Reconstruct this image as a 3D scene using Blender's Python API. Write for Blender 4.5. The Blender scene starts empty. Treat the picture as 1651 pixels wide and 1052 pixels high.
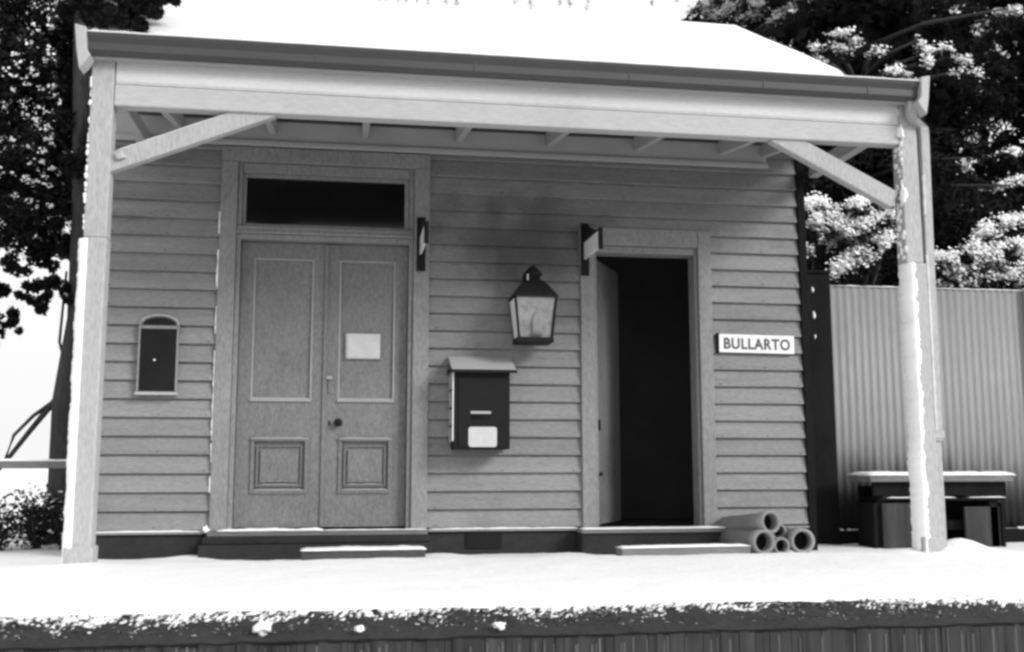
import bpy, bmesh, math, random
from mathutils import Vector, Matrix, noise
R = math.radians
random.seed(7)
S = bpy.context.scene
COL = S.collection

# ------------------------------------------------------------------ camera, sky, sun, exposure
cam = bpy.data.cameras.new("camera"); camo = bpy.data.objects.new("camera", cam); COL.objects.link(camo)
cam.sensor_fit = 'HORIZONTAL'; cam.sensor_width = 36.0
cam.lens = 36.0 * 1691.88 / 1651.0
cam.shift_x = 4.83 / 1651.0; cam.shift_y = 1.26 / 1651.0
cam.clip_end = 3000
PITCH, YAW, ROLL = 0.131462, 0.155653, -0.00056
camo.matrix_world = Matrix.Translation((0, -7.2021, 0.573)) @ Matrix.Rotation(-YAW, 4, 'Z') @ Matrix.Rotation(R(90) + PITCH, 4, 'X') @ Matrix.Rotation(ROLL, 4, 'Z')
cam.dof.use_dof = True; cam.dof.focus_distance = 7.0; cam.dof.aperture_fstop = 4.0
S.camera = camo

SUN_EL, SUN_AZ = R(28), R(134)      # azimuth clockwise from +Y: from behind the camera, well to its right
w = bpy.data.worlds.new("World"); S.world = w; w.use_nodes = True
nt = w.node_tree; nt.nodes.clear()
sky = nt.nodes.new('ShaderNodeTexSky'); sky.sky_type = 'NISHITA'; sky.sun_disc = False
sky.sun_elevation = SUN_EL; sky.sun_rotation = SUN_AZ; sky.air_density = 1.0; sky.dust_density = 6.0; sky.ozone_density = 1.0
bw = nt.nodes.new('ShaderNodeRGBToBW'); bg = nt.nodes.new('ShaderNodeBackground'); out = nt.nodes.new('ShaderNodeOutputWorld')
bg.inputs[1].default_value = 0.15
# overcast: the sky texture's light (black and white film) seen through an even cloud sheet, a little brighter overhead
geo = nt.nodes.new('ShaderNodeTexCoord'); sep = nt.nodes.new('ShaderNodeSeparateXYZ'); cl_ = nt.nodes.new('ShaderNodeMapRange')
cl_.inputs[1].default_value = 0.0; cl_.inputs[2].default_value = 1.0; cl_.inputs[3].default_value = 6.2; cl_.inputs[4].default_value = 7.0
ad = nt.nodes.new('ShaderNodeMath'); ad.operation = 'MULTIPLY_ADD'; ad.inputs[1].default_value = 0.15
nt.links.new(geo.outputs['Generated'], sep.inputs[0]); nt.links.new(sep.outputs[2], cl_.inputs[0])
nt.links.new(sky.outputs[0], bw.inputs[0]); nt.links.new(bw.outputs[0], ad.inputs[0]); nt.links.new(cl_.outputs[0], ad.inputs[2]); nt.links.new(ad.outputs[0], bg.inputs[0]); nt.links.new(bg.outputs[0], out.inputs[0])
sl = bpy.data.lights.new("sun", 'SUN'); sl.energy = 2.6; sl.angle = R(18); sl.color = (1, 1, 1)
so = bpy.data.objects.new("sun", sl); COL.objects.link(so)
dirv = Vector((math.sin(SUN_AZ) * math.cos(SUN_EL), math.cos(SUN_AZ) * math.cos(SUN_EL), math.sin(SUN_EL)))
so.rotation_euler = dirv.to_track_quat('Z', 'Y').to_euler(); so.location = (-4, -10, 12)
S.view_settings.view_transform = 'Standard'; S.view_settings.look = 'None'
S.view_settings.exposure = 0.0; S.view_settings.gamma = 1.0
S.cycles.filter_width = 2.9
S.cycles.max_bounces = 8; S.cycles.diffuse_bounces = 5; S.cycles.transparent_max_bounces = 16

# ------------------------------------------------------------------ materials (the photograph is black and white: everything is neutral grey)
def mat(name, g, rough=0.7, var=0.12, scale=3.0, stretch=(1, 1, 1), fine=0.06, bump=0.15, bscale=40.0, stain=0.0, spec=0.3, metal=0.0):
    m = bpy.data.materials.new(name); m.use_nodes = True
    n = m.node_tree; L = n.links; p = n.nodes['Principled BSDF']
    tc = n.nodes.new('ShaderNodeTexCoord'); mp = n.nodes.new('ShaderNodeMapping'); mp.inputs['Scale'].default_value = stretch
    L.new(tc.outputs['Object'], mp.inputs[0])
    a = n.nodes.new('ShaderNodeTexNoise'); a.inputs['Scale'].default_value = scale; a.inputs['Detail'].default_value = 6; a.inputs['Roughness'].default_value = .65
    b = n.nodes.new('ShaderNodeTexNoise'); b.inputs['Scale'].default_value = bscale; b.inputs['Detail'].default_value = 5
    L.new(mp.outputs[0], a.inputs[0]); L.new(mp.outputs[0], b.inputs[0])
    def math_(op, x, y):
        k = n.nodes.new('ShaderNodeMath'); k.operation = op
        for i, q in enumerate((x, y)):
            if isinstance(q, (int, float)): k.inputs[i].default_value = q
            else: L.new(q, k.inputs[i])
        return k.outputs[0]
    va = math_('MULTIPLY', math_('SUBTRACT', a.outputs[0], .5), var * 4)
    vb = math_('MULTIPLY', math_('SUBTRACT', b.outputs[0], .5), fine * 4)
    f = math_('ADD', math_('ADD', va, vb), 1.0)
    if stain > 0:
        c = n.nodes.new('ShaderNodeTexNoise'); c.inputs['Scale'].default_value = 1.7; c.inputs['Detail'].default_value = 8; c.inputs['Roughness'].default_value = .7
        L.new(tc.outputs['Object'], c.inputs[0])
        r = n.nodes.new('ShaderNodeMapRange'); r.inputs[1].default_value = .55; r.inputs[2].default_value = .75; r.inputs[3].default_value = 1; r.inputs[4].default_value = 1 - stain
        L.new(c.outputs[0], r.inputs[0]); f = math_('MULTIPLY', f, r.outputs[0])
    v = math_('MULTIPLY', f, g)
    v = math_('MINIMUM', math_('MAXIMUM', v, .004), .93)
    L.new(v, p.inputs['Base Color'])
    p.inputs['Roughness'].default_value = rough; p.inputs['Metallic'].default_value = metal
    p.inputs['Specular IOR Level'].default_value = spec
    if bump:
        bp = n.nodes.new('ShaderNodeBump'); bp.inputs['Strength'].default_value = bump; bp.inputs['Distance'].default_value = .006
        L.new(b.outputs[0], bp.inputs['Height']); L.new(bp.outputs[0], p.inputs['Normal'])
    return m
M = {}
M['board'] = mat('weatherboard paint', .232, .7, .18, 2.6, (.35, 1, 4), .30, .8, 75, .22)
def board_extras(m):
    n = m.node_tree; L = n.links; p = n.nodes['Principled BSDF']; src = p.inputs['Base Color'].links[0].from_socket
    tc = n.nodes.new('ShaderNodeTexCoord'); sp = n.nodes.new('ShaderNodeSeparateXYZ'); L.new(tc.outputs['Object'], sp.inputs[0])
    def mm(op, *a):
        k = n.nodes.new('ShaderNodeMath'); k.operation = op
        for i, q in enumerate(a):
            if isinstance(q, (int, float)): k.inputs[i].default_value = q
            else: L.new(q, k.inputs[i])
        return k.outputs[0]
    fl = mm('FLOOR', mm('DIVIDE', mm('SUBTRACT', sp.outputs[2], .1457), .122))
    wn = n.nodes.new('ShaderNodeTexWhiteNoise'); wn.noise_dimensions = '1D'; L.new(fl, wn.inputs['W'])
    f = mm('MULTIPLY_ADD', wn.outputs['Value'], .16, .92)
    # an uneven dark smudge on the boards round the lantern's chimney
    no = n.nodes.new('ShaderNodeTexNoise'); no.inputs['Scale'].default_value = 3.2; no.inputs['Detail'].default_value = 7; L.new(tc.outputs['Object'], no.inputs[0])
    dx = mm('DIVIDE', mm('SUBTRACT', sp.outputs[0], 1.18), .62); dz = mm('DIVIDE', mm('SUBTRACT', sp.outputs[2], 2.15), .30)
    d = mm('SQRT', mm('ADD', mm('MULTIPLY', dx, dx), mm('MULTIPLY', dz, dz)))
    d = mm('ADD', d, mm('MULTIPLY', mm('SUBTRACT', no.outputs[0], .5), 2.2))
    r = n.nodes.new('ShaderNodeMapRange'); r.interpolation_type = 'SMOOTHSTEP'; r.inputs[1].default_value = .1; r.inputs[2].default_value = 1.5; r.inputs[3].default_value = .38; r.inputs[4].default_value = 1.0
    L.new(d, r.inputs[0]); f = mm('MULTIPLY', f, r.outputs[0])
    v = n.nodes.new('ShaderNodeVectorMath'); v.operation = 'SCALE'; L.new(src, v.inputs[0]); L.new(f, v.inputs['Scale']); L.new(v.outputs[0], p.inputs['Base Color'])
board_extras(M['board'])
M['iron'] = mat('corrugated iron', .235, .6, .09, 2.2, (1, 1, .25), .08, .08, 30, .10)
def low_dirt(m, z0, z1, dark):
    n = m.node_tree; L = n.links; p = n.nodes['Principled BSDF']; src = p.inputs['Base Color'].links[0].from_socket
    tc = n.nodes.new('ShaderNodeTexCoord'); mp = n.nodes.new('ShaderNodeMapping'); mp.inputs['Scale'].default_value = (14, 1, 1.5); L.new(tc.outputs['Object'], mp.inputs[0])
    sp = n.nodes.new('ShaderNodeSeparateXYZ'); L.new(tc.outputs['Object'], sp.inputs[0])
    no = n.nodes.new('ShaderNodeTexNoise'); no.inputs['Scale'].default_value = 1.0; no.inputs['Detail'].default_value = 6; L.new(mp.outputs[0], no.inputs[0])
    a = n.nodes.new('ShaderNodeMath'); a.operation = 'MULTIPLY_ADD'; a.inputs[1].default_value = -.5; L.new(no.outputs[0], a.inputs[0]); L.new(sp.outputs[2], a.inputs[2])
    r = n.nodes.new('ShaderNodeMapRange'); r.interpolation_type = 'SMOOTHSTEP'; r.inputs[1].default_value = z0 - .25; r.inputs[2].default_value = z1 - .25; r.inputs[3].default_value = dark; r.inputs[4].default_value = 1
    L.new(a.outputs[0], r.inputs[0]); v = n.nodes.new('ShaderNodeVectorMath'); v.operation = 'SCALE'; L.new(src, v.inputs[0]); L.new(r.outputs[0], v.inputs['Scale']); L.new(v.outputs[0], p.inputs['Base Color'])
low_dirt(M['iron'], .24, .72, .12)      # mud and algae splashed up the foot of the iron
M['fascia_upper'] = mat('fascia paint, upper board', .57, .65, .08, 2, (.3, 1, 2), .10, .4, 75, .10)
M['trim'] = mat('trim paint', .225, .65, .10, 2.5, (1, 1, .4), .24, .5, 75, .18)
M['door'] = mat('door paint', .165, .6, .13, 2.4, (1, 1, .5), .26, .5, 75, .28)
M['door_lip'] = mat('door moulding highlight', .30, .5, .08, 4, (1, 1, 1), .05, .1, 60)  # lighter than the door: light caught by the mouldings put into the colour
M['post'] = mat('pale timber paint', .385, .65, .07, 3, (1, 1, .3), .18, .5, 75, .14)
M['fascia'] = mat('pale fascia paint', .44, .65, .06, 2, (.3, 1, 1), .10, .4, 75, .10)
M['gutter'] = mat('gutter metal paint', .062, .5, .12, 2, (.4, 1, 1), .06, .1, 50)
M['gutter_end'] = mat('gutter end paint', .40, .5, .10, 8, (1, 1, 1), .06, .1, 50)
M['soffit'] = mat('soffit paint', .36, .7, .08, 2, (1, 1, 1), .10, .2, 110)
M['plinth'] = mat('dark plinth boards', .030, .85, .25, 4, (.6, 1, 1), .15, .4, 40, 0, .1)
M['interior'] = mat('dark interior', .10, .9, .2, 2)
M['snow'] = mat('snow', .80, .8, .02, 2.5, (1, 1, 1), .02, 1.0, 26, 0, .2)
M['snowy'] = mat('thin snow', .86, .8, .05, 12, (1, 1, 1), .04, .6, 60, 0, .2)
M['black'] = mat('black enamel', .012, .6, .2, 6, (1, 1, 1), .15, .1, 60, 0, .12)
M['oldwood'] = mat('old dark palings', .05, .9, .4, 14, (1, 1, .08), .3, .6, 30, .4, .1)
M['blackwood'] = mat('dark weathered timber', .012, .9, .3, 5, (1, 1, .3), .2, .5, 50, 0, .05)
M['paper'] = mat('paper', .50, .8, .06, 14, (1, 1, 1), .05, .1, 60)
M['enamel'] = mat('white enamel', .80, .35, .04, 8, (1, 1, 1), .03, 0, 60)
M['ink'] = mat('faded sign lettering', .09, .6, .25, 25, (1, 1, 1), .2, 0, 60)
M['lid'] = mat('pale metal lid', .38, .5, .06, 6, (1, 1, 1), .05, .1, 60)
M['clay'] = mat('glazed drain clay', .28, .5, .15, 8, (1, 1, 1), .1, .3, 50)
M['concrete'] = mat('dark wet stone', .06, .8, .2, 6, (1, 1, 1), .15, .5, 40)
M['timber'] = mat('grey timber', .16, .8, .2, 5, (.3, 1, 1), .12, .5, 50)
M['bark'] = mat('bark', .055, .9, .35, 6, (1, 1, .35), .25, .9, 30)
M['leaf'] = mat('leaves', .022, .9, .3, 2, (1, 1, 1), .15, 0, 60, 0, .05)
M['needle'] = mat('needles', .016, .9, .3, 1.5, (1, 1, 1), .15, 0, 60, 0, .05)
M['plaster_snow'] = mat('wind plastered snow', .92, .8, .02, 12, (1, 1, 1), .02, .5, 60, 0, .2)
M['frost'] = mat('frosted grass', .38, .9, .4, 30, (1, 1, 1), .2, 0, 60, 0, .1)
M['earth'] = mat('dark edging earth', .026, .95, .35, 9, (1, 1, 1), .25, 1.0, 40)
M['ballast'] = mat('snowy track ground', .35, .9, .4, 5, (1, 1, 1), .3, 1.0, 20)
M['pale'] = mat('weathered paling', .12, .9, .5, 16, (1, 1, .06), .5, .6, 30, .6, .1)
def glassmat(name, tint, rough):
    m = bpy.data.materials.new(name); m.use_nodes = True; p = m.node_tree.nodes['Principled BSDF']
    p.inputs['Base Color'].default_value = (tint, tint, tint, 1); p.inputs['Transmission Weight'].default_value = 1.0
    p.inputs['Roughness'].default_value = rough; p.inputs['IOR'].default_value = 1.3
    return m
M['glass'] = glassmat('old glass', .8, .08)
M['lampglass'] = mat('frosty lamp glass', .24, .25, .5, 9, (1, 1, 1), .12, .1, 40, 0, .6)

# ------------------------------------------------------------------ mesh helpers
class MB:
    def __init__(s): s.bm = bmesh.new()
    def box(s, x0, x1, y0, y1, z0, z1, bev=0.0, rot=None, piv=None):
        if x1 < x0: x0, x1 = x1, x0
        if y1 < y0: y0, y1 = y1, y0
        if z1 < z0: z0, z1 = z1, z0
        b2 = bmesh.new()
        vs = [b2.verts.new((x, y, z)) for z in (z0, z1) for y in (y0, y1) for x in (x0, x1)]
        for f in ((0, 2, 3, 1), (4, 5, 7, 6), (0, 1, 5, 4), (2, 6, 7, 3), (0, 4, 6, 2), (1, 3, 7, 5)): b2.faces.new([vs[i] for i in f])
        if bev: bmesh.ops.bevel(b2, geom=b2.edges[:], offset=min(bev, .45 * min(x1 - x0, y1 - y0, z1 - z0)), segments=2, affect='EDGES', profile=.5)
        if rot is not None:
            c = Vector(piv if piv else ((x0 + x1) / 2, (y0 + y1) / 2, (z0 + z1) / 2))
            bmesh.ops.transform(b2, matrix=Matrix.Translation(c) @ rot @ Matrix.Translation(-c), verts=b2.verts)
        s.join(b2); return s
    def join(s, b2):
        me = bpy.data.meshes.new('tmp'); b2.to_mesh(me); b2.free(); s.bm.from_mesh(me); bpy.data.meshes.remove(me)
    def poly(s, pts, d, bev=0.0):
        """extrude a planar outline pts (3-D) by the vector d"""
        b2 = bmesh.new(); d = Vector(d)
        a = [b2.verts.new(p) for p in pts]; b = [b2.verts.new(Vector(p) + d) for p in pts]
        n = len(pts); b2.faces.new(a[::-1]); b2.faces.new(b)
        for i in range(n): b2.faces.new((a[i], a[(i + 1) % n], b[(i + 1) % n], b[i]))
        bmesh.ops.recalc_face_normals(b2, faces=b2.faces[:])
        if bev: bmesh.ops.bevel(b2, geom=b2.edges[:], offset=bev, segments=2, affect='EDGES', profile=.5)
        s.join(b2); return s
    def tube(s, pts, rs, n=12, cap=True):
        if not isinstance(rs, (list, tuple)): rs = [rs] * len(pts)
        pts = [Vector(p) for p in pts]; rings = []; up = Vector((0.13, .07, 1)).normalized()
        for i, p in enumerate(pts):
            t = (pts[min(i + 1, len(pts) - 1)] - pts[max(i - 1, 0)]).normalized()
            a = t.cross(up)
            if a.length < .2: a = t.cross(Vector((1, 0, 0)))
            a.normalize(); b = t.cross(a)
            rings.append([s.bm.verts.new(p + rs[i] * (math.cos(k * 2 * math.pi / n) * a + math.sin(k * 2 * math.pi / n) * b)) for k in range(n)])
        for i in range(len(rings) - 1):
            for k in range(n): s.bm.faces.new((rings[i][k], rings[i][(k + 1) % n], rings[i + 1][(k + 1) % n], rings[i + 1][k]))
        if cap: s.bm.faces.new(rings[0][::-1]); s.bm.faces.new(rings[-1])
        return s
    def blob(s, c, r, sub=2, rough=.3, seed=0):
        b2 = bmesh.new(); bmesh.ops.create_icosphere(b2, subdivisions=sub, radius=1)
        o = Vector((seed * 3.7, seed * 1.3, seed * .7))
        for v in b2.verts:
            k = 1 + rough * noise.noise(v.co * 1.6 + o) * 1.6
            v.co = Vector((v.co.x * r[0] * k, v.co.y * r[1] * k, v.co.z * r[2] * k)) + Vector(c)
        s.join(b2); return s
    def build(s, name, m, parent=None, smooth=False, weather=0):
        me = bpy.data.meshes.new(name); bmesh.ops.recalc_face_normals(s.bm, faces=s.bm.faces[:]); s.bm.to_mesh(me); s.bm.free()
        me.materials.append(m if not isinstance(m, str) else M[m])
        if smooth:
            for p in me.polygons: p.use_smooth = True
        return link(name, me, parent)
def link(name, me, parent=None):
    o = bpy.data.objects.new(name, me); COL.objects.link(o)
    if parent is not None:
        o.parent = parent
        if parent.parent is None: o.matrix_parent_inverse = Matrix.Translation(-Vector(parent.location))
    return o
def thing(name, label, cat, loc=(0, 0, 0), group=None):
    o = bpy.data.objects.new(name, None); COL.objects.link(o); o.location = loc; o.empty_display_size = .2
    o['label'] = label; o['category'] = cat
    if group: o['group'] = group
    return o
def tag(o, label, cat, group=None, kind=None):
    if label: o['label'] = label
    if cat: o['category'] = cat
    if group: o['group'] = group
    if kind: o['kind'] = kind
    return o
def part(name, m, parent, *boxes, bev=.003, smooth=False):
    first = None
    for q in boxes:             # every board is a mesh of its own
        o = MB().box(*q, bev=bev).build(name, m, parent, smooth); first = first or o
    return first
def fbm(x, y, s=1.0, o=0.0): return noise.fractal(Vector((x * s + o, y * s - o, o * .3)), 1.0, 2.0, 4)
def pydata(name, vs, fs, m, parent=None, smooth=False):
    me = bpy.data.meshes.new(name); me.from_pydata(vs, [], fs); me.update(); me.materials.append(M[m])
    if smooth: me.polygons.foreach_set('use_smooth', [True] * len(me.polygons))
    return link(name, me, parent)
def snow_strip(b, x0, x1, y0, y1, z, h, n=None, seed=0, jag=.5):
    """a low ridge of snow lying along x on a ledge: rounded irregular cross section"""
    n = n or max(6, int((x1 - x0) / .02)); prev = None
    for i in range(n + 1):
        t = i / n; x = x0 + (x1 - x0) * t
        e = min(1, min(t, 1 - t) * n / 2.5 + .25)
        hh = h * e * (1 + jag * fbm(x * 9, seed, 1, seed)); hh = max(hh, h * .15)
        dy = .25 * (y1 - y0) * jag * fbm(x * 7, seed + 5, 1, seed)
        sec = [(y0 + dy * .6, 0), (y0 + dy * .6, hh * .6), (y0 + (y1 - y0) * .25 + dy * .4, hh), (y0 + (y1 - y0) * .75, hh), (y1, hh * .6), (y1, 0)]
        ring = [b.bm.verts.new((x, yy, z + zz)) for yy, zz in sec]
        if prev:
            for k in range(len(sec)): b.bm.faces.new((prev[k], prev[(k + 1) % len(sec)], ring[(k + 1) % len(sec)], ring[k]))
        else: b.bm.faces.new(ring)
        prev = ring
    b.bm.faces.new(prev[::-1]); return b

# ------------------------------------------------------------------ the ground: snow on the platform, its edge, the track bed, the land behind
DE = .09      # how far in the snow's edge stands from the face of the wall
def ground_z(x, y):
    g = -.022
    if y < -.25: g += min(1, (-.25 - y) / .95) ** 1.3 * .078
    g += .009 * fbm(x, y, 1.6, 2.0) + .0045 * fbm(x, y, 6, 4.0) + .0015 * fbm(x, y, 16, 5.0)
    # drifts against the posts and the step
    for px, py, h, r in ((3.68, -1.25, .085, .17), (-1.36, -1.33, .02, .2), (3.33, -1.28, .02, .12), (.62, -.45, .03, .3), (1.45, -.4, .028, .22), (-.95, -.2, .03, .22), (-1.25, -1.0, -.03, .25)):
        g += h * math.exp(-((x - px) ** 2 + (y - py) ** 2) / (r * r))
    return g
def ground():
    xs = [-7 + i * .5 for i in range(9)] + [-2.6 + i * .045 for i in range(165)] + [5.0 + i * .5 for i in range(1, 12)]
    ys = [-3.24 + DE + i * .05 for i in range(66)] + [.12, .4, .8, 1.4]
    vs = []; fs = []
    for y in ys:
        for x in xs:
            yy = y
            if y == ys[0]: yy = y + .03 + .030 * fbm(x, 0, 9, 9)
            z = ground_z(x, y)
            if y == ys[0]: z -= .02
            vs.append((x, yy, z))
    nx = len(xs)
    for j in range(len(ys) - 1):
        for i in range(nx - 1): fs.append((j * nx + i, j * nx + i + 1, (j + 1) * nx + i + 1, (j + 1) * nx + i))
    o = pydata('platform_snow', vs, fs, 'snow', smooth=True); tag(o, None, None, kind='structure')
    # earth of the platform under the snow, sloping off at its edge
    b = MB()
    n = 420; prev = None
    for i in range(n + 1):
        x = -7 + 17.5 * i / n
        k = .012 * fbm(x, 3, 9, 1)
        sec = [(-3.0, .022), (-3.21 + DE + k, .028 + k * .5), (-3.27 + DE * .7 + k, .008 + k), (-3.33 + DE * .2 + k * .5, -.022), (-3.362 + k * .3, -.034 + k * .5), (-3.345, -.05), (-3.0, -.05)]
        ring = [b.bm.verts.new((x, yy, zz)) for yy, zz in sec]
        if prev:
            for q in range(len(sec)): b.bm.faces.new((prev[q], prev[(q + 1) % 7], ring[(q + 1) % 7], ring[q]))
        prev = ring
    tag(b.build('platform_edge', 'earth'), None, None, kind='structure')
    # land behind
    o = MB(); o.box(-400, 400, 1.2, 900, -1.2, -.06); tag(o.build('snowfield', 'snow'), None, None, kind='structure')
    o = MB(); o.box(-400, 400, -400, -3.42, -1.4, -1.02); tag(o.build('track_bed', 'ballast'), None, None, kind='structure')
ground()
# platform retaining wall of upright palings
pw = thing('retaining_wall', 'dark platform face of upright weathered palings below the snowy edge', 'retaining wall', (0, -3.34, -1.0))
b = MB(); b.box(-7, 10.5, -3.33, -3.30, -1.02, -.052); b.build('backing_board', 'blackwood', pw)
b = MB(); b2_ = MB(); x = -2.8
while x < 6.2:
    wd = random.uniform(.02, .06); y = -3.346 - random.uniform(0, .008)
    b.box(x, x + wd, y, -3.332, -1.01, -.030 - random.uniform(0, .02), bev=.002)
    q = x
    while q < x + wd:
        if random.random() < .40 + .5 * fbm(x, 0, .8, 2): b2_.box(q, q + random.uniform(.003, .009), y - random.uniform(.001, .004), y + .002, -1.0, -.046 - random.uniform(0, .03), bev=.001, rot=Matrix.Rotation(random.gauss(0, .006), 4, 'Y'))
        q += random.uniform(.012, .03)
    x += wd + random.uniform(-.002, .003)
o = b2_.build('split_palings', 'pale', pw); o['kind'] = 'stuff'
o = b.build('palings', 'oldwood', pw); o['kind'] = 'stuff'

# grass and rubble poking out of the edge, with snow lumps on it
def edge_growth():
    vs = []; fs = []
    rnd = random.Random(3)
    for i in range(30000):
        x = rnd.uniform(-2.4, 4.6); d = rnd.random() ** 1.5
        y = -3.20 + DE - (.13 + DE * .6) * d; z = .032 - .055 * d + rnd.uniform(-.01, .008)
        if fbm(x, 0, 3, 3) < -.45 and rnd.random() < .7: continue
        l = rnd.uniform(.008, .03); a = rnd.uniform(-.7, .7) + .35; wv = rnd.uniform(.002, .006)
        dx = math.sin(a) * l; dz = -math.cos(a) * l * rnd.uniform(-.3, 1.0); dy = -rnd.uniform(.0, .6) * l
        k = len(vs)
        vs += [(x - wv, y, z), (x + wv, y, z), (x + dx + wv * .3, y + dy, z + dz), (x + dx - wv * .3, y + dy, z + dz)]; fs.append((k, k + 1, k + 2, k + 3))
    h = len(fs) * 3 // 5
    tag(pydata('frosted_grass', [v for f in fs[h:] for v in (vs[i] for i in f)], [(4 * i, 4 * i + 1, 4 * i + 2, 4 * i + 3) for i in range(len(fs) - h)], 'frost'), 'pale frosted grass blades mixed into the platform edge', 'grass', kind='stuff')
    fs = fs[:h]
    tag(pydata('edge_grass', vs, fs, 'leaf'), 'dark frosted grass and rubble hanging over the platform edge', 'grass', kind='stuff')
    b = MB()
    for i in range(11000):
        x = rnd.uniform(-2.4, 4.6); d = rnd.random() ** 1.2
        if rnd.random() > .62 + .95 * fbm(x, d * .4, 1.6, 8) - .75 * d: continue
        s = rnd.uniform(.0018, .0075) * (1.3 - .6 * d)
        b2 = MB(); b2.blob((0, 0, 0), (s * rnd.uniform(1.2, 3.0), s * rnd.uniform(.7, 1.2), s * rnd.uniform(.45, .9)), 1, .8, i * .37)
        bmesh.ops.transform(b2.bm, matrix=Matrix.Translation((x, -3.205 + DE - (.11 + DE * .5) * d, .034 - .050 * d)) @ Matrix.Rotation(R(-35 + rnd.gauss(0, 12)), 4, 'Y'), verts=b2.bm.verts)
        b.join(b2.bm)
    tag(b.build('edge_snow', 'snowy', None, True), 'small broken lumps of snow along the grassy platform edge', 'snow', kind='stuff')
    for i, (x, y, z, s, lab) in enumerate(((-.27, -3.30, .004, .026, 'largest loose lump of snow caught on the dark platform edge'), (.07, -3.33, -.002, .014, 'small round lump of snow at the lower platform edge, below the step'),
                       (.57, -3.33, -.002, .016, 'small snow lump on the platform edge below the letterbox'))):
        b = MB(); b.blob((x, y, z), (s * 1.25, s * .8, s * .85), 3, .5, i + 5); tag(b.build('snow_lump', 'snowy', None, True), lab, 'snow lump', 'loose lumps of snow on the platform edge')
edge_growth()

# ------------------------------------------------------------------ the station building
B = thing('station_building', 'small weatherboard railway station with snow covered hip roof and front verandah', 'building', (.9, 0, 0))
LX, RX, TOP = -1.60, 3.285, 3.40
def boards():
    b = MB(); step = .122; z0 = .2677 - step; k = 0; rnd = random.Random(11)
    while z0 + k * step < TOP - .01:
        za = z0 + k * step; zb = min(za + step, TOP)
        spans = []
        lo, hi = LX, RX
        holes = []
        if za < 2.80: holes.append((-.84, .555))
        if za < 2.20: holes.append((1.65, 2.59))
        x = lo
        for h in holes: spans.append((x, h[0])); x = h[1]
        spans.append((x, hi))
        for (xa, xb) in spans:
            n = max(2, int((xb - xa) / .12)); ph = rnd.random() * 50
            prev = None
            for i in range(n + 1):
                xx = xa + (xb - xa) * i / n; wv = .0025 * fbm(xx, ph, 1.3, ph); wz = .0018 * fbm(xx, ph + 9, 1.1, ph)
                sec = [(-.001, za + .001), (-.001, za + .0125), (-.029 + wv, za + .0125 + wz), (-.0305 + wv, za + .0155 + wz), (-.007 + wv * .5, zb + .0015), (.0, zb + .0015)]
                ring = [b.bm.verts.new((xx, yy, zz)) for yy, zz in sec]
                if prev:
                    for q in range(len(sec) - 1): b.bm.faces.new((prev[q], ring[q], ring[q + 1], prev[q + 1]))
                else: b.bm.faces.new(ring)
                prev = ring
            b.bm.faces.new(prev[::-1])
        k += 1
    return b
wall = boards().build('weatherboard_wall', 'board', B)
b = MB(); rnd = random.Random(19)
for xn in (-1.55, -1.20, -.90, .62, 1.08, 1.58, 2.66, 3.0, 3.25):
    k = 0
    while .1457 + k * .122 < 2.7:
        z = .1457 + k * .122 + .028; k += 1
        if (1.6 < xn < 2.62 and z < 2.2) or rnd.random() < .25: continue
        b.box(xn - .0028 + rnd.gauss(0, .004), xn + .0028, -.0315, -.024, z - .003, z + .003)
o = b.build('nail_heads', 'oldwood', wall); o['kind'] = 'stuff'
DEP = 2.2     # the building's depth
# solid wall core with the two openings, side and rear walls, inner floor
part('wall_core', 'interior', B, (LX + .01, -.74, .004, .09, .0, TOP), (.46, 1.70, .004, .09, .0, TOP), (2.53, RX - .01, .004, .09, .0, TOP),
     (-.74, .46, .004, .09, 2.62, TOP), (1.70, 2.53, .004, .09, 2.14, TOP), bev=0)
b = MB(); k = 0
while .1457 + k * .122 < TOP - .02:
    z = .1457 + k * .122
    b.poly([(RX, .02, z + .008), (RX, .02, z + .128), (RX + .006, .02, z + .128), (RX + .026, .02, z + .008)], (0, DEP - .02, 0))
    b.poly([(LX, -.0, z + .008), (LX, -.0, z + .128), (LX - .006, 0, z + .128), (LX - .026, 0, z + .008)], (0, DEP, 0))
    b.poly([(LX, DEP, z + .008), (LX, DEP, z + .128), (LX, DEP + .006, z + .128), (LX, DEP + .026, z + .008)], (RX - LX, 0, 0)); k += 1
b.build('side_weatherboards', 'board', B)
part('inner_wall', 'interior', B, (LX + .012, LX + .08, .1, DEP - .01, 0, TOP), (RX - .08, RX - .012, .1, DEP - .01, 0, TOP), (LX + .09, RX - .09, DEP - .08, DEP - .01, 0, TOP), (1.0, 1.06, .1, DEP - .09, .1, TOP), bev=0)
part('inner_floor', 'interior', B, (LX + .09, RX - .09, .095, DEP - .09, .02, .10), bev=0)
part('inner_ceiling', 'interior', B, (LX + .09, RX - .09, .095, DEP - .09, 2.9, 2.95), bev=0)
part('plinth_board', 'plinth', B, (LX, -.89, -.012, .003, -.1, .142), (.58, 1.60, -.012, .003, -.1, .142), (2.68, RX, -.012, .003, -.1, .142), bev=.004)
part('air_vent', 'black', B, (.83, 1.075, -.022, -.013, .015, .125), bev=.003)
part('ledge_board', 'trim', B, (LX, -.886, -.040, -.002, .132, .147), (.572, 1.60, -.040, -.002, .132, .147), (2.685, RX, -.040, -.002, .132, .147), bev=.003)
for xa, xb, q in ((LX + .01, -.89, 1), (.575, 1.60, 2)): b = MB(); snow_strip(b, xa, xb, -.043, -.005, .147, .008, seed=q); b.build('ledge_snow', 'snowy', B, True)
part('corner_post', 'blackwood', B, (RX + .002, RX + .062, -.038, .018, -.03, 3.38), bev=.006)

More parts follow.
